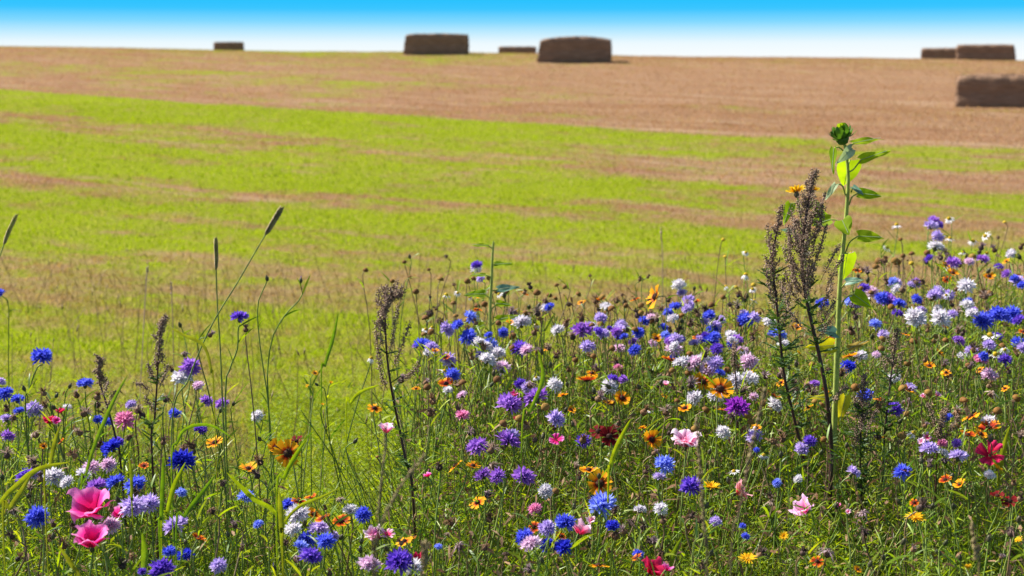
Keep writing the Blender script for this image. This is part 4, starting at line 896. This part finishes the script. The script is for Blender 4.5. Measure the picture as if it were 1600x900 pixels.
hc = P(1271, 297, SD2) - base; sb = MB(); tubes(sb, spline([P(1250, 335, SD2) - base, P(1262, 318, SD2) - base, hc], 8), .0022, 6); sb.build('side_stem', M['sunstem'], root); put('petals', PROTO['yell'][1], root, hc, frame_to((.3, .4, 1)), .016)
# seedling in the middle
root, base = sunflower(3.75, [(771, 377), (769, 410), (768, 440), (766, 480), (766, 540), (766, 600)], [4, 6, 7, 7, 7, 7],
    [((769, 388), None, (763, 384), (735, 382), 9, 'sunleaf', (0, -.6, .8), 0), ((769, 415), None, (774, 413), (802, 411), 10, 'sunleaf', (0, -.6, .8), 0), ((768, 432), None, (758, 430), (735, 429), 8, 'sunleaf', (0, -.6, .8), 0),
     ((768, 468), None, (757, 459), (724, 460), 15, 'sunleaf', (0, -.8, .6), 0), ((768, 455), None, (778, 452), (812, 447), 14, 'sunblue', (0, -.8, .6), 0), ((767, 485), None, (776, 474), (800, 476), 12, 'sunleaf', (0, -.8, .6), 0), ((766, 510), None, (776, 500), (812, 492), 14, 'sunleaf', (0, -.8, .6), 0), ((766, 520), None, (756, 508), (735, 515), 14, 'sunleaf', (0, -.8, .6), 0)],
    'sunflower', 'young sunflower shoot with bare tip standing up in the middle of the flowers', 'sunflower plants growing in the flower bed')

# ------------------------------------------------------------------ mugwort
def mugwort(D, spine_px, side_px, pan, label, leaf=None, rpx=5, dens=1.0, wfun=None, matstem='redstem', grain=1.0, nbr=26, seedmat='seed'):
    """spine_px from the top down; side_px extra branch polylines (tip .. joint); pan = spine fraction covered by the panicle"""
    k = D / FPX; pts = [P(a, b, D + random.uniform(-.01, .01)) for a, b in spine_px]; last = pts[-1]
    base = Vector((last.x + .01, D + .02, G(last.x, D))); root = empty('mugwort', base); tag(root, label, 'mugwort', 'dark mugwort spires rising from the flower bed')
    path = spline([p - base for p in pts] + [Vector((0, 0, 0))], 50); tl = np.linspace(0, 1, 50)
    br = []; 
    for s in range(nbr):
        t = (s + random.random()) / nbr * pan; i = t * 49; i0 = int(i); p = path[i0] + (path[min(49, i0 + 1)] - path[i0]) * (i - i0)
        wl = (wfun(t / pan) if wfun else math.sin(math.pi * (t / pan)) ** .7) * k
        a = random.uniform(0, 6.28); L = wl * random.uniform(.7, 1.5) * 1.9
        L *= .62; d = np.array([math.cos(a) * .42, math.sin(a) * .42, 1.0]); d /= np.linalg.norm(d)
        out_ = np.array([math.cos(a), math.sin(a), 0])
        out_ = out_ * random.uniform(.6, 1.7); br.append(np.array([p - np.array([0, 0, L * .35]), p + out_ * L * .3, p + out_ * L * .52 + [0, 0, L * .35], p + out_ * L * .62 + [0, 0, L * .75]]))
    for sp in side_px: br.append(spline([P(a, b, D + random.uniform(-.05, .03)) - base for a, b in sp][::-1], 4))
    br.append(path[[int(pan * 49 * q_) for q_ in (1, .66, .33, 0)]])
    
    mb = MB(); tubes(mb, path, np.interp(tl, [0, .15, 1], [.25, .55, 1]) * rpx * k / 2, 7); tubes(mb, np.array([spline(b, 6) for b in br]), .45 * k, 3); mb.build('stem', M[matstem], root)
    C = []; Dd = []
    for b in br:
        L = np.linalg.norm(b[-1] - b[0]); n = int(L / (k * .42) * dens) + 6; bb = spline(b, 20); t = RNG.uniform(.18, 1, n) * 19; i0 = np.minimum(t.astype(int), 18)
        c = bb[i0] + (bb[i0 + 1] - bb[i0]) * (t - i0)[:, None]; off = RNG.normal(size=(n, 3)); off = nrm(off) * RNG.uniform(.4, 6.8, n)[:, None] * k * grain
        C.append(c + off); Dd.append(off * .6 + np.array([0, 0, 1]) * k * 2)
    C = np.concatenate(C); Dd = np.concatenate(Dd)
    sb = MB(); octas(sb, C, Dd, RNG.uniform(2.2, 4.4, len(C)) * k * grain, RNG.uniform(1.3, 2.6, len(C)) * k * grain); sb.build('seed_panicle', M[seedmat], root, smooth=False)
    if leaf:
        lo, hi, n, ln = leaf; lb = MB()
        t = RNG.uniform(lo, hi, n) * 49; i0 = np.minimum(t.astype(int), 48); p = path[i0]; a = RNG.uniform(0, 6.28, n)
        d = np.stack([np.cos(a), np.sin(a), RNG.uniform(.2, 1.0, n)], -1); d = nrm(d); L = RNG.uniform(.6, 1.2, n) * ln * k
        for s in range(7):      # pinnate lobes
            f = (s + 1) / 8; c = p + d * (L * f)[:, None]; sgn = 1 if s % 2 else -1
            sd_ = nrm(np.cross(d, [0, 0, 1.0])) * sgn; ribbons(lb, c, d * .8 + sd_, L * .42 * (1.1 - f * .5), 3.0 * k, 2, .1, prof=[.6, 1, .1])
        ribbons(lb, p, d, L, 3.4 * k, 3, .05); lb.build('leaves', M['mugleaf'], root)
    return root
mugwort(3.0, [(1273, 268), (1266, 300), (1258, 350), (1253, 400), (1257, 450), (1267, 500), (1280, 555), (1292, 620), (1299, 700), (1297, 770)],
        [[(1313, 384), (1300, 402), (1282, 440)], [(1317, 402), (1306, 420), (1290, 455)], [(1232, 375), (1236, 410), (1250, 450)], [(1291, 350), (1284, 380), (1268, 420)], [(1284, 330), (1278, 360), (1262, 400)], [(1240, 340), (1243, 370), (1254, 410)], [(1228, 425), (1236, 455), (1258, 480)], [(1290, 300), (1280, 325), (1262, 350)], [(1299, 440), (1290, 470), (1272, 505)], [(1306, 470), (1292, 490), (1276, 520)], [(1220, 440), (1236, 490), (1262, 520)], [(1298, 500), (1288, 515), (1276, 530)], [(1325, 605), (1312, 612), (1296, 640)]],
        .42, 'biggest dark mugwort spire, standing just left of the tall closed sunflower', leaf=(.42, .95, 46, 26), rpx=8, wfun=lambda u: 4 + 25 * min(1, u * 1.7) ** 1.8 * (1 - max(0, u - .8)), nbr=60)
mugwort(3.08, [(1221, 322), (1214, 360), (1207, 410), (1212, 460), (1218, 520), (1226, 590), (1240, 650), (1256, 720), (1264, 780)],
        [[(1200, 352), (1203, 390), (1212, 430)], [(1197, 410), (1202, 450), (1215, 500)], [(1228, 420), (1224, 450), (1216, 480)], [(1236, 440), (1230, 480), (1218, 530)]],
        .36, 'slimmer mugwort spire left of the biggest one, its stem carrying green leaves', leaf=(.28, .98, 90, 34), rpx=6, wfun=lambda u: 3 + 13 * u, nbr=26, dens=.8)
mugwort(2.85, [(626, 463), (610, 464), (603, 476), (602, 510), (605, 560), (612, 610), (622, 660), (634, 720), (646, 785)],
        [[(588, 503), (590, 540), (604, 590)], [(621, 478), (615, 520), (606, 560)], [(640, 505), (628, 540), (608, 590)], [(597, 480), (594, 520), (602, 550)], [(657, 560), (645, 582), (618, 600)], [(590, 555), (596, 585), (606, 610)]],
        .36, 'curled brown mugwort with drooping tip at the left end of the right flower drift', leaf=(.4, .9, 26, 26), rpx=5, wfun=lambda u: 6 + 14 * math.sin(math.pi * u), nbr=30, dens=.9)
mugwort(2.8, [(261, 494), (252, 515), (248, 550), (246, 590), (242, 650), (238, 720)],
        [[(212, 600), (225, 602), (243, 622)], [(232, 568), (237, 585), (245, 605)], [(262, 570), (256, 590), (247, 610)], [(225, 620), (232, 628), (242, 650)]],
        .45, 'slender dark mugwort spire left of the tall grass ears', leaf=(.5, .9, 26, 22), rpx=4, wfun=lambda u: 4 + 5 * u, nbr=22, dens=1)
mugwort(2.9, [(156, 558), (154, 580), (158, 605), (166, 630), (180, 680), (190, 740)],
        [[(170, 592), (166, 605), (160, 620)], [(180, 610), (172, 625), (166, 640)]], .32, 'short mugwort spire above the faded cream flower heads at left', rpx=4, wfun=lambda u: 4 + 6 * u, nbr=16, dens=1)
mugwort(3.1, [(1403, 512), (1398, 545), (1392, 590), (1385, 650), (1380, 720)], [[(1380, 560), (1384, 580), (1391, 605)], [(1410, 550), (1404, 575), (1394, 600)]], .35, 'thin grey green mugwort stem among brown seed heads right of the sunflower', leaf=(.3, .95, 60, 24), rpx=4, wfun=lambda u: 3 + 10 * u, nbr=14, dens=.6, seedmat='seed')
mugwort(2.95, [(1350, 585), (1348, 620), (1345, 670), (1344, 740), (1346, 800)], [[(1335, 620), (1338, 640), (1346, 670)], [(1362, 610), (1356, 640), (1347, 670)], [(1370, 640), (1360, 660), (1346, 690)]], .5, 'low bushy mugwort between the sunflower foot and the purple cornflower', leaf=(.3, .98, 90, 26), rpx=4, wfun=lambda u: 3 + 15 * u, nbr=20, dens=.7)
mugwort(3.2, [(1147, 540), (1148, 565), (1150, 600), (1152, 660)], [], .4, 'small brown mugwort tip left of the slimmer tall spire', rpx=3, wfun=lambda u: 5, nbr=10)
mugwort(3.0, [(1478, 640), (1470, 668), (1465, 700), (1462, 760)], [[(1450, 630), (1458, 655), (1466, 690)], [(1498, 650), (1486, 670), (1468, 700)]], .4, 'low brown mugwort sprig above the lilac cornflower row at right', rpx=3, wfun=lambda u: 8, nbr=14, dens=.8)

# ------------------------------------------------------------------ grass ears
M['ear'] = varmat('grass_ear', even([(.30, .22, .09), (.42, .33, .15), (.20, .14, .07)]), .25, None, .55, .3)
def grass_ear(D, pts_px, nsp, ear_frac, wpx, label, dense=True):
    k = D / FPX; pts = [P(a, b, D) for a, b in pts_px]; base = Vector((pts[-1].x, D + .02, G(pts[-1].x, D)))
    root = empty('grass_ear', base); tag(root, label, 'grass', 'tall grasses with ripe ears')
    path = spline([p - base for p in pts] + [Vector((0, 0, 0))], 60); mb = MB(); tubes(mb, path, np.interp(np.linspace(0, 1, 60), [0, .3, 1], [.7, 1, 1.5]) * k, 5); mb.build('stem', M['stem'], root)
    top, bot = path[0], path[int(59 * ear_frac)]; C = []; Dd = []
    for s in range(nsp):
        i = (s / nsp) * 59 * ear_frac; i0 = int(i); p = path[i0] + (path[i0 + 1] - path[i0]) * (i - i0); T = nrm(path[max(0, i0 - 1)] - path[i0 + 1]); sd_ = nrm(np.cross(T, [0, 1, 0])) * (1 if s % 2 else -1)
        f = np.interp(s / nsp, [0, .15, .7, 1], [.35, 1, 1, .6])
        for q_ in range(3):
            C.append(p + sd_ * wpx * k * .28 * f + RNG.normal(0, .25 * k, 3)); Dd.append(T * 1.0 + sd_ * (.25 + .2 * q_) + np.array([0, (q_ - 1) * .25, 0]))
    sb = MB(); octas(sb, np.array(C), np.array(Dd), wpx * 1.25 * k, wpx * .24 * k); sb.build('ear', M['ear'], root, smooth=False)
    return root
grass_ear(2.75, [(337, 372), (338, 400), (338, 430), (340, 480), (344, 540), (347, 610), (350, 690)], 30, .25, 7, 'upright grass with a narrow brown ear above the left flowers')
grass_ear(2.7, [(440, 325), (424, 352), (404, 385), (372, 440), (330, 510), (296, 590), (268, 690)], 30, .21, 9, 'slanting grass whose brown ear leans right over the green field')
grass_ear(2.6, [(26, 336), (12, 366), (0, 400), (-20, 450), (-40, 520), (-60, 640)], 26, .25, 7, 'grass with a slanting ear cut off by the left edge')
# single broad blades
def gblade(D, pts_px, wpx, label, mat='blade'):
    k = D / FPX; pts = [P(a, b, D) for a, b in pts_px]; b0 = pts[-1]; base = Vector((b0.x, D, G(b0.x, D)))
    pth = spline([p - base for p in pts] + [Vector((0, 0, 0))], 22); T = nrm(np.gradient(pth, axis=0)); sd_ = nrm(np.cross(T, [.15, 1, .1])); fr_ = np.linspace(0, 1, 22) * len(pts) / (len(pts) - 1); w_ = wpx * k * np.interp(fr_, [0, .08, .35, .7, 1.0, 1.08, 1.3], [.05, .45, 1, .8, .35, .22, .3]) / 2
    nn = np.cross(sd_, T); mid = pth + nn * w_[:, None] * .45
    V = np.concatenate([pth - sd_ * w_[:, None], mid, pth + sd_ * w_[:, None]]); i = np.arange(21)
    F = np.concatenate([np.stack([i, i + 1, i + 23, i + 22], -1), np.stack([i + 22, i + 23, i + 45, i + 44], -1)])
    mb = MB(); mb.add(V, F); o = mb.build('grass_shoot', M[mat]); o.location = base; tag(o, label, 'grass blade', 'broad single grass blades'); return o
BL = [(2.6, [(266, 512), (288, 524), (318, 540), (330, 580), (335, 640)], 6, 'yellow green blade bent over beside the slender mugwort', 'lime'),
      (3.2, [(529, 487), (520, 530), (508, 570), (502, 610)], 6, 'upright bluish blade alone in the gap before the field', 'blade'),
      (3.0, [(594, 601), (565, 612), (548, 630), (541, 660)], 6, 'arching bright blade in the middle of the gap', 'lime'),
      (2.5, [(200, 585), (178, 625), (150, 690), (135, 740), (128, 790)], 7, 'long upright blade through the faded cream heads at left', 'blade'),
      (2.4, [(94, 664), (85, 695), (78, 730), (70, 780)], 8, 'bright short blade above the pale blooms at far left', 'lime'),
      (2.35, [(108, 722), (60, 733), (25, 760), (2, 785), (-12, 830)], 10, 'wide blade arching left over the far left blooms', 'lime'),
      (2.3, [(48, 742), (32, 770), (16, 795), (5, 830)], 10, 'wide blade standing behind the blue cornflower at far left', 'lime'),
      (2.45, [(368, 687), (330, 665), (295, 668), (278, 690), (268, 760)], 6, 'blade hooking over left of the golden coreopsis', 'blade'),
      (2.4, [(200, 700), (205, 740), (206, 780), (208, 830)], 6, 'narrow upright blade behind the lilac pair', 'lime'),
      (2.35, [(290, 722), (272, 760), (262, 800), (252, 850)], 9, 'upright blade below the deep blue cornflower', 'lime'),
      (2.3, [(256, 708), (254, 760), (252, 810), (250, 860)], 8, 'tall flat blade between the lilac cornflowers', 'blade'),
      (2.35, [(338, 740), (312, 775), (290, 805), (275, 850)], 8, 'slanting blade right of the lilac cornflowers', 'blade'),
      (2.35, [(480, 684), (462, 712), (445, 745), (432, 800)], 8, 'blade crossing in front of the big golden coreopsis', 'lime'),
      (2.4, [(532, 762), (500, 778), (470, 790), (446, 815), (440, 850)], 6, 'low blade arching right over the rusty coreopsis', 'lime'),
      (2.4, [(354, 738), (378, 762), (400, 782), (428, 800), (440, 850)], 10, 'wide drooping blade left of the white cornflower', 'lime'),
      (2.35, [(436, 768), (438, 790), (440, 830), (442, 870)], 10, 'short upright blade below the golden coreopsis', 'lime'),
      (2.6, [(985, 655), (968, 690), (955, 725), (950, 780)], 9, 'pale blade beside the dark red coreopsis', 'lime'),
      (2.35, [(1066, 838), (1055, 860), (1048, 885), (1042, 930)], 8, 'bright blade slanting up at the bottom centre', 'lime'),
      (2.9, [(1578, 665), (1568, 700), (1562, 735), (1558, 790)], 9, 'upright blade behind the crimson godetia', 'lime'),
      (2.25, [(90, 850), (110, 880), (125, 905), (130, 960)], 9, 'blade arching at the bottom left corner', 'lime'),
      (2.25, [(222, 832), (226, 860), (224, 900), (222, 950)], 12, 'wide hanging blade below the lilac pair', 'blade'),
      (2.7, [(840, 545), (848, 590), (830, 640), (815, 690)], 7, 'long green blade curving left of the white blooms', 'blade')]
for b in BL: gblade(*b)

# blurred dry stalks close to the camera
def stalk(D, pts_px, wpx, label):
    k = D / FPX; pts = [P(a, b, D) for a, b in pts_px]; b0 = pts[-1]; base = Vector((b0.x, D, G(b0.x, D))); root = empty('dry_stalk', base); tag(root, label, 'dry stalk', 'dry seed stalks close to the camera')
    pth = spline([p - base for p in pts] + [Vector((0, 0, 0))], 40); mb = MB(); tubes(mb, pth, wpx * k * .3, 6); mb.build('stem', M['dry'], root)
    n = 60; i = RNG.uniform(0, 18, n); i0 = i.astype(int); p = pth[i0]; T = nrm(pth[i0] - pth[i0 + 1]); sb = MB(); octas(sb, p + RNG.normal(0, wpx * k * .3, (n, 3)), T + RNG.normal(0, .3, (n, 3)), wpx * 2.2 * k, wpx * .7 * k); sb.build('seeds', M['ear'], root)
stalk(1.55, [(663, 712), (625, 762), (600, 810), (586, 860), (584, 930)], 5, 'blurred dry stalk leaning right in the gap')
stalk(1.6, [(603, 668), (600, 720), (592, 790), (590, 850), (588, 930)], 4, 'blurred upright dry stalk below the pink goblet godetia')
stalk(1.6, [(668, 848), (664, 880), (660, 930)], 6, 'short blurred stalk at the bottom near the violet bloom')
stalk(1.6, [(1088, 655), (1096, 760), (1102, 850), (1104, 930)], 5, 'blurred dry stalk crossing beside the pale pink godetia')
stalk(1.65, [(1195, 610), (1175, 700), (1155, 800), (1140, 930)], 5, 'blurred dry stalk slanting past the salmon godetia')
stalk(1.7, [(1519, 820), (1524, 870), (1528, 930)], 5, 'short pale stalk at the bottom right')

# a few dry reddish stalks of the middle distance, sharp enough to count
for (a, b, c, d, D, lab) in [(230, 420, 214, 640, 4.3, 'tall blurred dry stalk in the field left of the slender mugwort'), (268, 446, 270, 600, 4.4, 'dry stalk between the mugwort and the upright grass ear'), (1033, 365, 1035, 470, 5.5, 'thin dry stalk standing in the field above the topmost coreopsis')]:
    D += .8
    k = D / FPX; tp, bt = P(a, b, D), P(c, d, D); base = Vector((bt.x, D, G(bt.x, D))); root = empty('dry_stalk', base); tag(root, lab, 'dry stalk', 'single dry stalks in the near field')
    mb = MB(); pth = spline([tp - base, (tp + bt) / 2 - base + Vector((.004, 0, 0)), Vector((0, 0, 0))], 12); tubes(mb, pth, .8 * k, 5); mb.build('stem', M['tan'], root)
    sb = MB(); n = 16; octas(sb, pth[0] + RNG.normal(0, 1, (n, 3)) * [.002, .002, .012], RNG.normal(0, .2, (n, 3)) + [0, 0, 1], 6 * k, 1.8 * k); sb.build('seeds', M['tan'], root)

# ------------------------------------------------------------------ labels
WORD = {'corn': '{c} cornflower', 'dead': '{c} withered flower head', 'core': '{c} coreopsis', 'god': '{c} godetia', 'daisy': 'white chamomile daisy', 'yell': 'small yellow daisy', 'cone': '{c} seed head', 'bud': '{c} bud'}
CW = {('dead', 'brown'): 'brown', ('dead', 'umber'): 'dark', ('dead', 'tan'): 'cream', ('dead', 'mauve'): 'mauve grey', ('core', 'orange'): 'golden', ('core', 'red'): 'rusty red', ('core', 'dark'): 'dark red',
      ('god', 'hot'): 'hot pink', ('god', 'rose'): 'rose', ('god', 'pale'): 'pale pink', ('god', 'mauve'): 'mauve pink', ('bud', 'green'): 'green', ('bud', 'violet'): 'violet tipped', ('bud', 'orange'): 'orange tipped', ('bud', 'pink'): 'pink tipped', ('cone', 'brown'): 'bare brown', ('cone', 'yellow'): 'yellow'}
def word(i): return WORD[i[1]].format(c=CW.get((i[1], i[2]), i[2]))
DIRS = {'left of': lambda dx, dy: dx < 0 and abs(dy) <= -dx, 'right of': lambda dx, dy: dx > 0 and abs(dy) < dx, 'above': lambda dx, dy: dy < 0 and abs(dx) < -dy, 'below': lambda dx, dy: dy > 0 and abs(dx) <= dy}
for ref_, p_ in (('the tip of the young sunflower shoot', (771, 377)), ('the tip of the slimmer mugwort', (1221, 322)), ('the tip of the curled mugwort', (626, 463))): LM[ref_] = (*p_, None)
cands = {}
by = {}
for n_, it in enumerate(ITEMS): by.setdefault((it[1], it[2]), []).append(n_)
for key, lst in by.items():
    for ref, (lx, ly, lo) in LM.items():
        for dn, fn in DIRS.items():
            s = sorted((math.hypot(ITEMS[q_][3] - lx, ITEMS[q_][4] - ly), q_) for q_ in lst if ITEMS[q_][0] is not lo and fn(ITEMS[q_][3] - lx, ITEMS[q_][4] - ly))
            for rank, (dist, q_) in enumerate(s[:5]):
                if dist < 520: cands.setdefault(q_, []).append((rank * 150 + dist, rank, dn, ref))
RK = ['nearest', 'second nearest', 'third nearest', 'fourth nearest', 'fifth nearest']
for n_, it in enumerate(ITEMS):
    if it[5]: it[0]['label'] = it[5]; continue
    c = sorted(cands.get(n_, []))
    if c:
        _, rank, dn, ref = c[0]; it[0]['label'] = '%s %s %s %s' % (word(it), RK[rank], dn, ref)
    else:
        reg = 'in the left drift' if it[3] < 500 else ('right of the tall sunflower' if it[3] > 1320 else ('between the curled mugwort and the topmost coreopsis' if it[3] < 1025 else 'between the topmost coreopsis and the tall sunflower'))
        it[0]['label'] = 'small %s in the crowd %s' % (word(it), reg)
print('ITEMS', len(ITEMS), {k: sum(i[1] == k for i in ITEMS) for k in NAMES}, 'fallback', sum('lost in' in i[0]['label'] for i in ITEMS))
